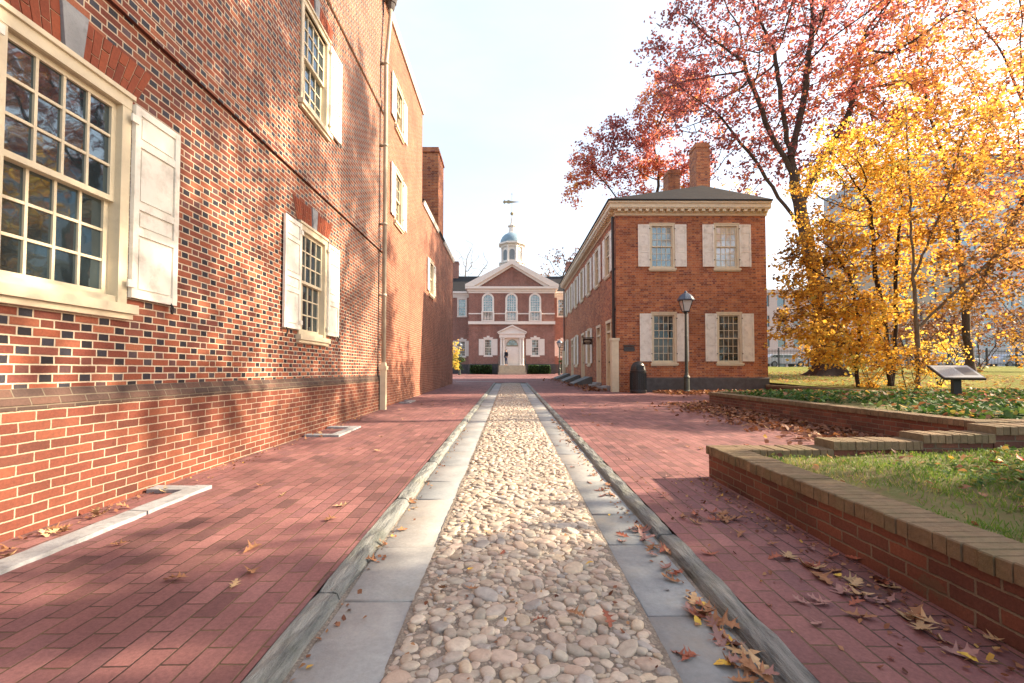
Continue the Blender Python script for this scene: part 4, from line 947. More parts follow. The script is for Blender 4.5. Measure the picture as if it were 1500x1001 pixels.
tree('oak_tree', (11.6, 39, bz), [[(11.6,39,bz), (11.4,39,6), (11.0,39,11), (9.8,38.8,15)], [(11.2,39,10), (12.6,38.8,14.5), (12.9,38.6,18.5)]],
     [(8.6,38.5,21.2,2.0,2,1.7), (6.6,38.5,19.2,1.9,1.8,1.7), (8.4,38.5,18.2,1.8,1.8,1.2,.7), (5.6,38.5,17.2,1.3,1.5,.9,.8), (12.0,38.5,19.4,2.2,2.2,2.2,.8), (12.6,38.5,22.8,2.4,2.2,1.9), (14.8,38.5,25.4,2.8,2.4,2.6), (10.0,38.5,16.0,2.2,2,1.0,.6), (15.5,38.5,18.5,2.2,2.2,2.4,.5), (4.9,38.3,15.0,1.5,1,.8,.25)],
     'crimson leaved oak behind the brick building roof', natt=900, seg=.45, kill=.7, leaves=21000, lsize=.23, lmat='redleaf', seed=9, spread=.4, tip=.015, e=2.2, warm=.36, sparse=-.3)
tree('bare_tree', (19.5, 42, 1.2), [[(19.5,42,1.2), (19.4,42,7), (19.0,42,11)]], [(19.5,42,15,3.0,2.4,4.5), (16.8,42,14,2.2,2,3), (22,42,16,2.4,2,3)],
     'pale bare branched tree between the brick building roof and the oaks', natt=420, seg=.5, kill=.8, leaves=1500, lsize=.2, lmat='orangeleaf', bark='barkgrey', seed=12, tip=.018, e=2.2)
tree('bare_tree', (-7.0, 78, 1.0), [[(-7,78,1), (-7,78,9), (-7,78,14)]], [(-7,78,19,3.8,3,4.5), (-10,78,17,2.6,2.4,3), (-4,78,18.5,2,2,3)],
     'slender bare tree above the hall roof left of the cupola', natt=260, seg=.7, kill=1.1, leaves=0, bark='barkgrey', seed=14, tip=.03, e=2.25)
tree('bare_tree', (9.0, 74, 1.0), [[(9,74,1), (9,74,9), (8.6,74,14)]], [(8,74,18.5,2.8,2.4,2.8), (11.5,74,19,2.5,2.4,3), (6.4,74,16.5,1.4,1.8,1.4)],
     'thin leaved tree above the hall roof right of the cupola', natt=260, seg=.6, kill=1.0, leaves=700, lsize=.3, lmat='litter', bark='bark', seed=15, tip=.03, e=2.25, spread=.5, warm=.25)
# yellow trees in the ivy bed
b1 = g_(13.1, 15.6)
tree('yellow_tree', (13.1, 15.6, b1), [[(13.1,15.6,b1), (12.95,15.5,2.2), (12.5,15.4,4.4), (12.3,15.3,6.8)], [(13.15,15.6,b1), (13.35,15.6,2.4), (13.3,15.5,4.6), (13.6,15.5,7)], [(13.0,15.5,b1), (12.8,15.4,1.6), (12.3,15.4,3.1), (11.6,15.3,4.0)]],
     [(12.4,15.4,6.6,2.4,1.6,2.4), (10.9,15.2,4.9,1.9,1.4,1.0,1.6), (10.6,15.2,3.3,1.7,1.3,.75,2.4), (10.8,15.2,2.1,1.4,1.2,.75,2.2), (13.6,15.4,4.6,1.8,1.5,1.7), (11.6,15.4,8.4,1.5,1.4,1.5), (12.6,15.2,3.1,1.5,1.2,.9), (9.7,14.7,2.8,1.1,.9,.6,2.6), (9.6,14.7,4.7,1.0,.8,.5,1.8), (10.0,14.8,1.75,1.0,.9,.5,2), (11.0,15.2,7.0,1.5,1.2,1.0)],
     'golden yellow multi stemmed tree spreading beside the brick building corner', natt=1400, seg=.25, kill=.33, leaves=17500, lsize=.12, lmat='yellowleaf', bark='barkdark', seed=21, spread=.26, tip=.009, sparse=-.25, e=2.25, warm=.55, flare=1.15, rmax=.03)
b3 = g_(11.3, 14.7)
tree('yellow_tree', (11.3, 14.7, b3), [[(11.3,14.7,b3), (11.2,14.7,1.2), (10.8,14.6,2.2)], [(11.25,14.7,.9), (11.4,14.7,2.6), (11.0,14.6,4.2)]],
     [(9.6,14.4,2.3,1.3,1,.6), (9.8,14.5,3.7,1.3,1,.6), (10.2,14.5,5.2,1.3,1,.8,.8), (11.2,14.6,3.0,1.3,1,.9,.8), (10.8,14.5,1.6,1.3,1,.5)],
     'low yellow tree spreading its branches across the brick building corner', natt=700, seg=.22, kill=.3, leaves=7500, lsize=.12, lmat='yellowleaf', bark='barkdark', seed=29, spread=.24, tip=.007, e=2.25, warm=.62, flare=1.1, rmax=.03, sparse=-.35)
b2 = g_(13.25, 14.4)
tree('yellow_tree', (13.0, 14.4, b2), [[(13.0,14.4,b2), (12.98,14.4,2.4), (12.85,14.35,4.8), (12.75,14.3,8.2), (12.7,14.3,10.5)], [(13.0,14.4,2.4), (14.2,14.3,3.6), (15.6,14.2,4.9)], [(12.9,14.4,4.0), (13.8,14.3,6.2), (14.5,14.2,8.6)]],
     [(13.0,14.3,7.6,1.8,1.4,2.4,.8), (15.3,14.2,5.6,2.0,1.4,2.2,.8), (14.6,14.2,3.4,1.5,1.2,1.0,.7), (14.6,14.2,8.0,1.9,1.4,1.9,.8), (16.6,14.4,3.5,1.7,1.4,1.4,.6)],
     'slim straight yellow tree with a pale trunk left of the information panel', natt=800, seg=.25, kill=.38, leaves=8500, lsize=.12, lmat='yellowleaf', bark='barkgrey', seed=23, spread=.26, tip=.007, e=2.2, warm=.5, flare=1.15, rmax=.03, height_col=-.06)
# brush
def shrub(x, y, h, label, seed, leaves=900, lmat='yellowleaf', bark='barkdark', n=150, wdt=1.0, lsize=.09, warm=.55):
    z = lawnz(x, y)-.03; r = random.Random(seed)
    tr = [[(x+r.uniform(-.25,.25), y+r.uniform(-.2,.2), z), (x+r.uniform(-.6,.6)*wdt, y+r.uniform(-.4,.4), z+h*.5)] for _ in range(6)]
    return tree('shrub', (x, y, z), tr, [(x, y, z+h*.68, wdt, .7*wdt, h*.38)], label, 'shrub', natt=n, seg=.2, kill=.26, leaves=leaves, lsize=lsize, lmat=lmat, bark=bark, seed=seed, spread=.14, tip=.006, e=2.3, flare=1, warm=warm)
shrub(11.7, 14.6, 1.7, 'yellow leaved shrub in front of the flared oak base', 31, 1500)
shrub(14.6, 15.4, 2.2, 'brushy bare shrub between the slim tree and the panel', 33, 900, n=260, wdt=1.1)
shrub(15.9, 13.4, 1.9, 'arching thin branched shrub just right of the information panel', 35, 700, n=200, wdt=1.5)
shrub(12.4, 14.0, 1.5, 'low leafy shrub at the foot of the multi stemmed yellow tree', 37, 900, lmat='yellowleaf', n=160)
shrub(-5.1, 43.5, 2.9, 'small yellow green tree leaning at the far end of the left wall', 39, 500, n=140, wdt=.55, lsize=.17, warm=1.0)
shrub(-4.9, 44.2, 1.0, 'low dull shrub at the foot of the left distant lamp', 40, 500, lmat='hedgeleaf', n=90, wdt=.8, lsize=.14)
shrub(5.3, 44.2, .9, 'low dull shrub at the foot of the right distant lamp', 42, 500, lmat='hedgeleaf', n=90, wdt=.7, lsize=.14)
for k, (x, y, h, w_, lab) in enumerate(((24.5, 27, 4.2, 2.6, 'tall twiggy brown thicket behind the slim yellow tree'), (30.0, 29, 4.6, 3.0, 'wide twiggy brown thicket before the iron fence'), (36.5, 31, 4.8, 3.0, 'rightmost twiggy brown thicket by the iron fence'))):
    shrub(x, y, h, lab, 50+k, 2600, lmat='litter', n=520, wdt=w_, lsize=.16, bark='bark')
# unseen trees added at right, crowns shaped to dapple the lane with shade
for k, (x, y, trk, bl, lv, lab) in enumerate((
        (13.2, 2.6, [(13.2,2.6,.3), (13.2,2.6,4), (13.2,3.6,8.5), (13.1,5,12)], [(13.2,2.0,6.2,2.6,3.0,2.5,1.8), (13,5.4,13.2,2.4,2.2,2.6,1.6), (12.8,8.0,15.6,1.9,1.3,2.2,1.2), (13.4,1.6,12.4,2.4,1.8,2.0,.6), (13.2,5.8,17.5,2.2,2,1.8,.9), (13.1,6.6,10.0,2.0,1.1,.8,.8)], 31000, 'unseen russet shade tree added right of the near planting bed'),
        (17.6, 11.2, [(17.6,11.2,.3), (17.6,11.2,4.5), (17.6,10.8,9), (17.7,10.4,13)], [(17.6,11.0,7.6,2.2,2.2,1.6,1.3), (18.2,9.2,13.8,2.0,1.0,2.6,.8), (18.6,11.6,16.5,2.0,1.0,3.2,.7), (18.8,14.0,14,1.6,.9,3,.5)], 12000, 'unseen russet shade tree added in the ivy bed beyond the right edge'))):
    tree('oak_tree', (x, y, .3), [trk], bl, lab, natt=650, seg=.4, kill=.55, leaves=lv, lsize=.21, lmat='orangeleaf', seed=60+k, spread=.38, tip=.016, e=2.1, sparse=-.3)

# ------------------------------------------------------------------ ground cover, grass, litter (uncountable)
def scatter(name, pts, size, mat, label, seed, tilt=.25, lift=.02, liftr=.03, cat=None, val=(.5, .25), shape=.42):
    r = np.random.default_rng(seed); n = len(pts); C = np.array(pts, float)
    th = r.uniform(0, 2*PI, n); s = size*r.uniform(.55, 1.3, n); a = np.stack([np.cos(th), np.sin(th), r.normal(0, tilt, n)], 1)
    b = np.stack([-np.sin(th), np.cos(th), r.normal(0, tilt, n)], 1)
    C[:,2] += lift + r.uniform(0, liftr, n); s = s[:,None]; up = np.zeros((n,3)); up[:,2] = 1
    fold = up*s*r.uniform(-.1, .25, (n,1))
    V = np.stack([C - a*s*.5, C - a*s*.12 + b*s*shape + fold, C + a*s*.22 + b*s*shape*.7 + fold*.6, C + a*s*.55, C + a*s*.22 - b*s*shape*.7 + fold*.6, C - a*s*.12 - b*s*shape + fold], 1).reshape(-1, 3)
    k = np.arange(n)[:,None]*6; F = np.concatenate([k+np.array([0,1,2,3]), k+np.array([0,3,4,5])])
    o = np_mesh(name, V, F, mat, attr=np.repeat(np.clip(r.normal(val[0], val[1], n), 0, 1), 6)); tag(o, label, cat or name.replace('_', ' '), kind='stuff'); return o
def pick(n, fx, seed):
    r = np.random.default_rng(seed); out = []
    while len(out) < n:
        q = fx(r)
        if q is not None: out.append(q)
    return out
def ivyp(r):
    x = r.uniform(5.6, 17.5); y = r.uniform(5.45, 12.6 if x > 10.3 else 11.95)
    if math.sin(x*1.3+y*.4)*math.sin(y*1.7+1) < -.75*r.random(): return None
    return (x, y, lawnz(x, y))
scatter('ivy_cover', pick(19000, ivyp, 1), .075, M['ivyleaf'], 'dark green ivy covering the bed behind the low wall', 1, .5, .01, .13, 'ivy', (.5, .28), .4)
def lawnp(r):
    x = r.uniform(10.4, 26); y = r.uniform(12.2, 30)
    if x/y > 1.3: return None
    return (x, y, lawnz(x, y))
scatter('lawn_leaf_litter', pick(2600, lawnp, 2), .11, M['litter'], 'fallen leaves strewn over the lawn', 2, .2, .01, .03, 'leaf litter', (.75, .25))
scatter('ivy_leaf_litter', [p for p in pick(1300, ivyp, 5)], .09, M['litter'], 'dry leaves caught on top of the ivy', 5, .4, .08, .06, 'leaf litter', (.65, .3))
def grassp(r):
    x = r.uniform(2.15, 7.3); y = r.uniform(-.6, 4.1)
    if .5 + .5*math.sin(x*3.1+1)*math.sin(y*3.7) + .25*math.sin(x*7+y*5) + (.5 if x > 2.7 else .05) < r.random()*1.0: return None
    return (x, y, bed1z(x, y))
gp = np.array(pick(46000, grassp, 7)); r_ = np.random.default_rng(8); n = len(gp)
th = r_.uniform(0, 2*PI, n); h_ = r_.uniform(.02, .06, n); ln = r_.normal(0, .035, (n, 2)); wdt = .0028
base_l = gp + np.stack([np.cos(th)*wdt, np.sin(th)*wdt, np.zeros(n)-.005], 1); base_r = gp - np.stack([np.cos(th)*wdt, np.sin(th)*wdt, np.zeros(n)+.005], 1)
midp = gp + np.stack([ln[:,0]*.4, ln[:,1]*.4, h_*.65], 1); tipp = gp + np.stack([ln[:,0]*1.3, ln[:,1]*1.3, h_], 1)
V = np.stack([base_l, base_r, midp - (base_l-gp)*.6, tipp, midp + (base_l-gp)*.6], 1).reshape(-1, 3); k = np.arange(n)[:,None]*5
gv = np.clip(.48 - .10*np.clip(gp[:,0]-2.6, 0, 2) + .3*np.sin(gp[:,0]*2.3)*np.sin(gp[:,1]*2.9+1) + r_.normal(0, .22, n), 0, 1)
F3 = np.concatenate([k+np.array([0,1,2,4]), k+np.array([4,2,3,3])]); F3 = np.concatenate([k+np.array([0,1,2,4])])
T3 = np.concatenate([k+np.array([4,2,3])])
me_o = np_mesh('grass', V, F3, M['grassblade'], attr=np.repeat(gv, 5)); tag(me_o, 'patchy short grass growing in the near planting bed', 'grass', kind='stuff')
def clov(r):
    x = r.uniform(2.3, 7.3); y = r.uniform(-.6, 4.1)
    if math.sin(x*2.1+.4)*math.sin(y*2.3+1) + .5*(x-3) < r.random()*.8: return None
    return (x, y, bed1z(x, y))
scatter('clover', pick(11000, clov, 9), .03, M['ivyleaf'], 'small green weeds among the grass of the near bed', 9, .4, .008, .03, 'weeds', (.8, .2), .5)
scatter('bed_leaf_litter', pick(800, lambda r: (lambda x, y: (x, y, bed1z(x, y)) if (x > 3.2 or r.random() < .25) else None)(r.uniform(2.15, 7.3), r.uniform(-.6, 4.1)), 10), .048, M['litter'], 'dry leaf scraps strewn over the near bed', 10, .4, .012, .02, 'leaf litter', (.55, .3))
def drift(r):
    y = r.uniform(5.6, 12.2); x = 5.3 - abs(r.normal(0, .55)) - .02
    return (x, y, gz(y)) if x > 2.8 else None
def drift2(r):
    x = r.uniform(5.3, 10); y = 12.3 + abs(r.normal(0, .35)); return (x, y, gz(y))
def drift3(r):
    x = r.normal(7.0, 1.3); y = 17.3 - abs(r.normal(0, .7)); return (x, y, gz(y)) if 5.4 < x < 10.1 and y > 13 else None
def drift4(r):
    y = r.uniform(17.8, 33); x = 3.9 - abs(r.normal(0, .5)); return (x, y, gz(y)) if x > 2 else None
scatter('leaf_drift', pick(3000, drift, 11) + pick(500, drift2, 12), .092, M['litter'], 'brown leaf drift along the foot of the ivy bed wall', 11, .4, .006, .045, 'leaf litter', (.35, .22))
scatter('leaf_drift', pick(1500, drift3, 13), .13, M['litter'], 'brown leaves heaped around the foot of the lamp post', 13, .4, .006, .06, 'leaf litter', (.4, .22))
scatter('leaf_drift', pick(900, drift4, 14), .13, M['litter'], 'brown leaves gathered by the side doorsteps of the brick building', 14, .4, .006, .05, 'leaf litter', (.35, .2))

# ------------------------------------------------------------------ single fallen leaves near the camera
def leaf_data(kind, seed):
    r = random.Random(seed); V = []; F = []; n = 17; L = 1.0
    curl = r.uniform(-.5, .9); cup = r.uniform(.1, .7); bend = r.uniform(-.25, .25)
    if kind == 'oak': prof = [(0,0,.02), (.16,.15,.06), (.26,.32,.20), (.33,.34,.09), (.40,.42,.12), (.48,.60,.37), (.53,.56,.20), (.57,.58,.10), (.66,.72,.13), (.73,.86,.30), (.78,.82,.16), (.83,.83,.08), (.92,.96,.10), (1,1.02,.012)]
    else: prof = [(k/12, k/12, .28*math.sin(PI*min(1, k/12*.96+.02))**.8) for k in range(13)]
    n = len(prof)
    for tm, te, wv in prof:
        row = []
        for sd in (1, 0, -1):
            x = (te if sd else tm) - .5; w_ = sd*wv*r.uniform(.82, 1.18); x += (r.uniform(-.03, .03) if sd else 0)
            z = curl*x*x*.9 + cup*w_*w_*2.4 + (r.uniform(-.025, .025) if sd else 0)
            row.append((x, bend*x*x + w_, z))
        V += row
    for i in range(n-1): F += [(3*i, 3*i+1, 3*i+4, 3*i+3), (3*i+1, 3*i+2, 3*i+5, 3*i+4)]
    b = len(V); V += [(-.5, .008, V[1][2]), (-.5, -.008, V[1][2]), (-.74, -.02, V[1][2]+.02), (-.74, -.008, V[1][2]+.02)]; F.append((b, b+1, b+2, b+3))
    zmin = min(v[2] for v in V); V = [(a, c, d-zmin) for a, c, d in V]
    me = bpy.data.meshes.new('fallen_leaf'); me.from_pydata(V, [], F); me.polygons.foreach_set('use_smooth', [True]*len(F)); return me
LM = {}
for c in FALL:
    LM[c] = []
    for k in range(5 if c != 'yellow' else 3):
        me = leaf_data('oak' if c != 'yellow' else 'oval', len(LM)*17+k); me.materials.append(FALL[c]); LM[c].append(me)
lr = random.Random(5)
def put_leaf(x, y, z, size, colour, label, group, tilt=.15):
    o = bpy.data.objects.new('fallen_leaf', lr.choice(LM[colour])); COL.objects.link(o)
    o.location = (x, y, z); o.scale = (size,)*3; o.rotation_euler = (lr.gauss(0, tilt), lr.gauss(0, tilt), lr.uniform(0, 6.28))
    tag(o, label, 'leaf', group)
NAMEC = dict(brown='brown', tan='pale tan', russet='russet', mauve='faded mauve brown', yellow='bright yellow', red='bright red')
def cluster(n, fx, size, cols, where, tilt=.15, dz=.006):
    for i in range(n):
        x, y, z = fx(); c = lr.choice(cols)
        put_leaf(x, y, z+dz, size*lr.uniform(.7, 1.2)*(.45 if c == 'yellow' else 1), c, NAMEC[c] + ' fallen leaf ' + where, 'fallen leaves ' + where, tilt)
U = lr.uniform; G = lr.gauss
cluster(26, lambda: (lambda y: (1.66 + G(0, .11) - .06*(y-2), y, gz(y)))(U(1.62, 2.55)), .125, ['brown','tan','mauve','russet','tan','brown','yellow'], 'on the pavers below the near bed wall', .2)
cluster(5, lambda: (lambda y: (1.5 + G(0, .08), y, gz(y)))(3.2 + G(0, .06)), .13, ['tan','brown'], 'on the pavers near the bed wall corner', .2)
cluster(22, lambda: (lambda y: (U(1.12, 1.8), y, gz(y)))(U(1.7, 4.6)), .095, ['brown','russet','mauve'], 'strewn on the open pavers right of the kerb')
cluster(26, lambda: (lambda y: (.865 + G(0, .035), y, gz(y)-.045))(U(1.6, 2.15)), .125, ['brown','tan','russet','mauve','brown','yellow'], 'in the right gutter nearest the camera', .3, .01)
cluster(18, lambda: (lambda y: (.86 + G(0, .03), y, gz(y)-.045))(U(2.3, 3.3)), .10, ['brown','russet','mauve'], 'in the right gutter beside the kerb', .3, .01)
cluster(22, lambda: (lambda y: (.86 + G(0, .03), y, gz(y)-.045))(U(3.4, 9.5)), .10, ['brown','russet'], 'further along the right gutter', .3, .01)
cluster(40, lambda: (lambda y: (U(1.2, 4.4), y, gz(y)))(U(5, 15)), .11, ['brown','russet','mauve'], 'scattered across the far right pavers')
cluster(9, lambda: (lambda y: (U(-2.4, -1.0), y, gz(y)))(U(2.2, 4.5)), .10, ['tan','brown'], 'lying singly on the left pavers')
cluster(14, lambda: (lambda y: (U(-2.9, -1.0), y, gz(y)))(U(5, 14)), .10, ['tan','brown'], 'scattered far along the left pavers')
cluster(7, lambda: (lambda y: (-.75 + G(0, .04), y, gz(y)-.045))(U(2.0, 4.6)), .10, ['tan','brown'], 'in the left gutter', .25, .01)
cluster(10, lambda: (lambda y: (U(-.35, .5), y, gz(y)-.012))(U(1.55, 5)), .085, ['russet','tan','yellow','brown'], 'on the cobbles', .2)
cluster(14, lambda: (lambda y: (U(.62, .8), y, gz(y)-.045))(U(1.7, 7)), .08, ['russet','mauve','yellow'], 'on the right flagstones')
cluster(22, lambda: (lambda y: (XW + .16 + abs(G(0, .07)), y, gz(y)))(U(2.5, 4.0)), .10, ['tan','brown','tan'], 'piled inside the nearest stone coping', .35, .012)
cluster(9, lambda: (lambda y: (XW + .16 + abs(G(0, .07)), y, gz(y)))(U(6.4, 7.9)), .09, ['tan','brown'], 'by the second stone coping', .35, .012)
cluster(4, lambda: (lambda x, y: (x, y, bed1z(x, y)+.04))(U(3.4, 4.2), U(2.6, 3.8)), .10, ['red'], 'on the near bed grass', .3)
cluster(14, lambda: (lambda x, y: (x, y, lawnz(x, y)+.10))(U(7, 11), U(8, 11)), .14, ['red','tan'], 'on top of the ivy', .3)

crumb = [(lambda y: (1.85 - abs(G(0, .12)), y, gz(y)))(U(1.5, 4.3)) for _ in range(260)] + [(lambda y: (U(1.1, 1.85), y, gz(y)))(U(1.5, 4.5)) for _ in range(110)]
crumb += [(lambda y: (.90 - abs(G(0, .05)), y, gz(y)-.04))(U(1.5, 8)) for _ in range(260)] + [(lambda y: (-.77 + abs(G(0, .04)), y, gz(y)-.04))(U(1.5, 8)) for _ in range(120)]
crumb += [(lambda y: (XW+.06+abs(G(0, .10)), y, gz(y)))(U(2.4, 10.5)) for _ in range(300)] + [(lambda y: (U(-.4, .55), y, gz(y)-.022))(U(1.5, 7)) for _ in range(160)]
scatter('leaf_crumbs', crumb, .022, M['litter'], 'crumbled leaf scraps in the gutters and wall corners', 15, .4, .003, .006, 'leaf litter', (.5, .3))

# ------------------------------------------------------------------ information panel
ip = (10.24, 10.4, lawnz(10.24, 10.4))
pn = thing('information_panel', ip, 'grey tilted information panel on a dark post in the ivy bed', 'sign', rz=R(-16))
MB().box(-.075, .075, -.05, .05, -.05, .56).box(-.11, .11, -.10, .10, .56, .60).build('post', M['iron'], pn)
mb = MB(); t0 = R(26)
def tp(x, y, z): return (x*.74, y*math.cos(t0) - z*math.sin(t0), .63 + y*math.sin(t0) + z*math.cos(t0))
vs = [tp(*q) for q in ((-.52,-.34,-.03), (.52,-.34,-.03), (.52,.34,-.03), (-.52,.34,-.03), (-.52,-.34,.02), (.52,-.34,.02), (.52,.34,.02), (-.52,.34,.02))]
mb.add(vs, [(0,3,2,1), (4,5,6,7), (0,1,5,4), (1,2,6,5), (2,3,7,6), (3,0,4,7)]); mb.build('frame', M['iron'], pn)
mb = MB(); mb.quad(tp(-.49,-.31,.0245), tp(.49,-.31,.0245), tp(.49,.31,.0245), tp(-.49,.31,.0245)); fpo = mb.build('panel_face', plain('panel_print', (.34,.36,.36), .22, .5, .15, 3), pn)
mb = MB(); ry = random.Random(4)
for k in range(9):
    y = .2 - k*.052; x = -.43
    while x < .0: wd = ry.uniform(.02, .06); mb.quad(tp(x, y, .027), tp(x+wd, y, .027), tp(x+wd, y+.015, .027), tp(x, y+.015, .027)); x += wd + .014
mb.quad(tp(.08, -.2, .027), tp(.43, -.2, .027), tp(.43, .2, .027), tp(.08, .2, .027)); mb.build('print', plain('panel_ink', (.10,.10,.10), .4), pn)

# ------------------------------------------------------------------ iron fence, cars and far buildings on the right
fo = thing('iron_fence', (44, 45.5, lawnz(44, 45.5)), 'black iron railing along the street beyond the lawn', 'fence'); fb = (44, 45.5, lawnz(44, 45.5))
bars = MB(); rails = MB(); fz = fb[2]
for k in range(260): x = 24 + k*.15; bars.box(x-.012, x+.012, 45.49, 45.51, fz+.1, fz+1.75)
for z in (.25, 1.55): rails.box(24, 63, 45.48, 45.52, fz+z, fz+z+.05)
bo_ = bars.build('railing', M['iron'], fo, fb); rails.build('rail', M['iron'], fo, fb)
for k in range(14): x = 24 + k*3; MB().box(x-.05, x+.05, 45.44, 45.56, fz-.1, fz+1.9).build('post', M['iron'], fo, fb)
def car(x, y, z, label, col, van=False):
    o = thing('parked_car', (x, y, z), label, 'car'); c = (x, y, z); H = 1.95 if van else 1.42; pm = plain('car_paint', col, .25, .5, .05)
    prof = [(-2.25, .35), (2.25, .35), (2.28, .75), (2.1, .92), (1.25, 1.0), (.65, H-.05), (.3, H), (-1.5, H), (-2.05, 1.05 if not van else H-.1), (-2.26, .9)]
    MB().prism([(x+a, z+b) for a, b in prof], 'y', y-.85, y+.85).build('body', pm, o, c, bevel=.06)
    for s_ in (-1, 1):
        MB().prism([(x+a, z+b) for a, b in ((1.05, 1.04), (.58, H-.14), (-.35, H-.12), (-.35, 1.04))], 'y', y+s_*.855-.004, y+s_*.855+.004).build('window', M['glass'], o, c)
        MB().prism([(x+a, z+b) for a, b in ((-.45, 1.04), (-.45, H-.12), (-1.4, H-.12), (-1.8, 1.06))], 'y', y+s_*.855-.004, y+s_*.855+.004).build('window', M['glass'], o, c)
    for wx in (-1.4, 1.4):
        for s_ in (-1, 1):
            mb = MB(); n = 16; yc = y + s_*.80
            mb.prism([(x+wx+.33*math.cos(2*PI*k/n), z+.33+.33*math.sin(2*PI*k/n)) for k in range(n)], 'y', yc-.1, yc+.1)
            wo = mb.build('wheel', M['iron'], o, c); MB().prism([(x+wx+.2*math.cos(2*PI*k/n), z+.33+.2*math.sin(2*PI*k/n)) for k in range(n)], 'y', yc+s_*.1, yc+s_*.11).build('rim', M['marble'], wo, Vector(c)+wo.location)
tag(MB().box(20, 110, 47.0, 56, 1.0, 1.38).build('street', plain('asphalt', (.055,.055,.058), .9)), kind='structure')
car(48.2, 49.0, 1.38, 'white van parked behind the iron fence', (.72,.72,.74), True)
car(54.6, 49.0, 1.38, 'pale blue grey car parked at the right edge behind the fence', (.45,.5,.58))
car(29.5, 49.0, 1.38, 'silver car parked beyond the lawn beside the brick building corner', (.5,.52,.55))
def block(name, x0, x1, y0, y1, h, wallm, floors, bays, label, glassm, frac=(.6, .6), cap=None):
    base = ((x0+x1)/2, (y0+y1)/2, .8); o = thing(name, base, label, 'building')
    mb = MB(); fh = h/floors; bw = (x1-x0)/bays; hl_ = []
    for i in range(bays):
        for j in range(floors):
            hl_.append((x0+bw*(i+.5-frac[0]/2), x0+bw*(i+.5+frac[0]/2), .8+fh*(j+.5-frac[1]/2), .8+fh*(j+.5+frac[1]/2)))
    wall(mb, 'y', y0, x0, x1, .5, h+.8, hl_, .3, 1)
    for x in (x0, x1): mb.quad((x, y0, .5), (x, y1, .5), (x, y1, h+.8), (x, y0, h+.8))
    mb.quad((x0, y1, .5), (x1, y1, .5), (x1, y1, h+.8), (x0, y1, h+.8)); mb.quad((x0, y0, h+.8), (x1, y0, h+.8), (x1, y1, h+.8), (x0, y1, h+.8)); mb.build('wall', wallm, o, base)
    for a, b, c_, d in hl_[:100]:
        MB().quad((a, y0+.25, c_), (b, y0+.25, c_), (b, y0+.25, d), (a, y0+.25, d)).build('window', glassm, o, base)
    MB().box(x0-.3, x1+.3, y0-.3, y0-.005, h+.4, h+1.0).build('parapet', wallm, o, base)
block('office_tower', 84, 118, 95, 120, 46, plain('pale_concrete', (.42,.44,.47), .7), 11, 9, 'tall pale blue grey office block glimpsed through the orange leaves', glass('tower_glass', (.10,.16,.22), .05), (.78, .62))
block('town_building', 40, 62, 78, 92, 14, plain('pinkish_stone', (.55,.45,.41), .8), 4, 8, 'low pinkish building across the street behind the yellow leaves', M['glass'], (.5, .55))
block('town_building', 63, 82, 80, 94, 20, plain('buff_stone', (.38,.33,.27), .8), 5, 7, 'buff stone building across the street behind the thicket', M['glass'], (.5, .55))

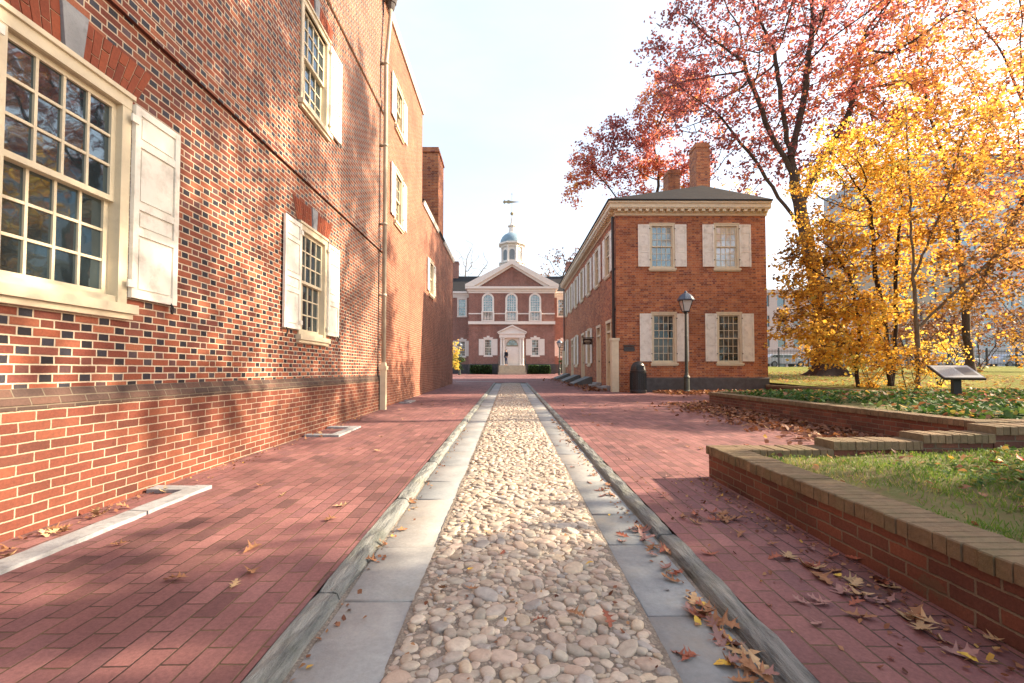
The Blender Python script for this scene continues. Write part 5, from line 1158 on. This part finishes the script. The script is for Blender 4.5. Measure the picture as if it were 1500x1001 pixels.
# ------------------------------------------------------------------ person on the hall landing
pz = 1.58; pxy = (-.36, 48.3)
def skin_fig(name, nodes, edges, mat, parent=None, loc=(0,0,0)):
    me = bpy.data.meshes.new(name); me.from_pydata([n_[0] for n_ in nodes], edges, [])
    o = bpy.data.objects.new(name, me); COL.objects.link(o); o.parent = parent; o.location = loc
    m_ = o.modifiers.new('skin', 'SKIN'); m_.use_smooth_shade = True
    for sv, n_ in zip(me.skin_vertices[0].data, nodes): sv.radius = (n_[1], n_[2] if len(n_) > 2 else n_[1])
    me.skin_vertices[0].data[0].use_root = True
    s_ = o.modifiers.new('sub', 'SUBSURF'); s_.levels = 1; s_.render_levels = 2
    me.materials.append(mat); return o
skinm = plain('skin', (.48,.30,.22), .55); jean = plain('dark_jeans', (.06,.075,.12), .8); coat = plain('dark_coat', (.018,.018,.028), .8); hairm = plain('brown_hair', (.06,.035,.02), .7)
body = [((0,0,.88), .13, .10), ((0,0,1.10), .13, .09), ((0,0,1.32), .16, .10), ((0,-.01,1.44), .06), ((0,-.02,1.50), .06), ((0,-.03,1.60), .085, .10), ((0,-.02,1.68), .06, .07),
        ((-.09,0,.84), .09), ((-.10,-.03,.46), .06), ((-.10,.02,.08), .045), ((-.10,-.12,.03), .04), ((.09,0,.84), .09), ((.10,.02,.46), .06), ((.10,.06,.08), .045), ((.10,-.08,.03), .04),
        ((-.19,0,1.36), .065), ((-.24,.02,1.10), .048), ((-.23,-.05,.86), .035), ((-.22,-.08,.77), .035), ((.19,0,1.36), .065), ((.24,.02,1.10), .048), ((.23,-.08,.88), .035), ((.21,-.12,.79), .035)]
ed = [(0,1),(1,2),(2,3),(3,4),(4,5),(5,6),(0,7),(7,8),(8,9),(9,10),(0,11),(11,12),(12,13),(13,14),(2,15),(15,16),(16,17),(17,18),(2,19),(19,20),(20,21),(21,22)]
pe = skin_fig('person', body, ed, skinm, None, (*pxy, pz)); tag(pe, 'person in a dark jacket and jeans standing on the hall steps', 'person'); pe.rotation_euler = (0, 0, R(-50))
skin_fig('jacket', [((0,0,.86), .16, .125), ((0,0,1.10), .155, .115), ((0,0,1.33), .175, .12), ((0,-.01,1.42), .08), ((-.2,0,1.36), .08), ((-.25,.02,1.10), .062), ((-.235,-.05,.88), .05), ((.2,0,1.36), .08), ((.25,.02,1.10), .062), ((.235,-.08,.90), .05)], [(0,1),(1,2),(2,3),(2,4),(4,5),(5,6),(2,7),(7,8),(8,9)], coat, pe)
skin_fig('jeans', [((0,0,.90), .145, .115), ((-.09,0,.82), .10), ((-.10,-.03,.46), .075), ((-.10,.02,.10), .06), ((.09,0,.82), .10), ((.10,.02,.46), .075), ((.10,.06,.10), .06)], [(0,1),(1,2),(2,3),(0,4),(4,5),(5,6)], jean, pe)
skin_fig('hair', [((0,.02,1.60), .09), ((0,.0,1.69), .085, .09)], [(0,1)], hairm, pe)
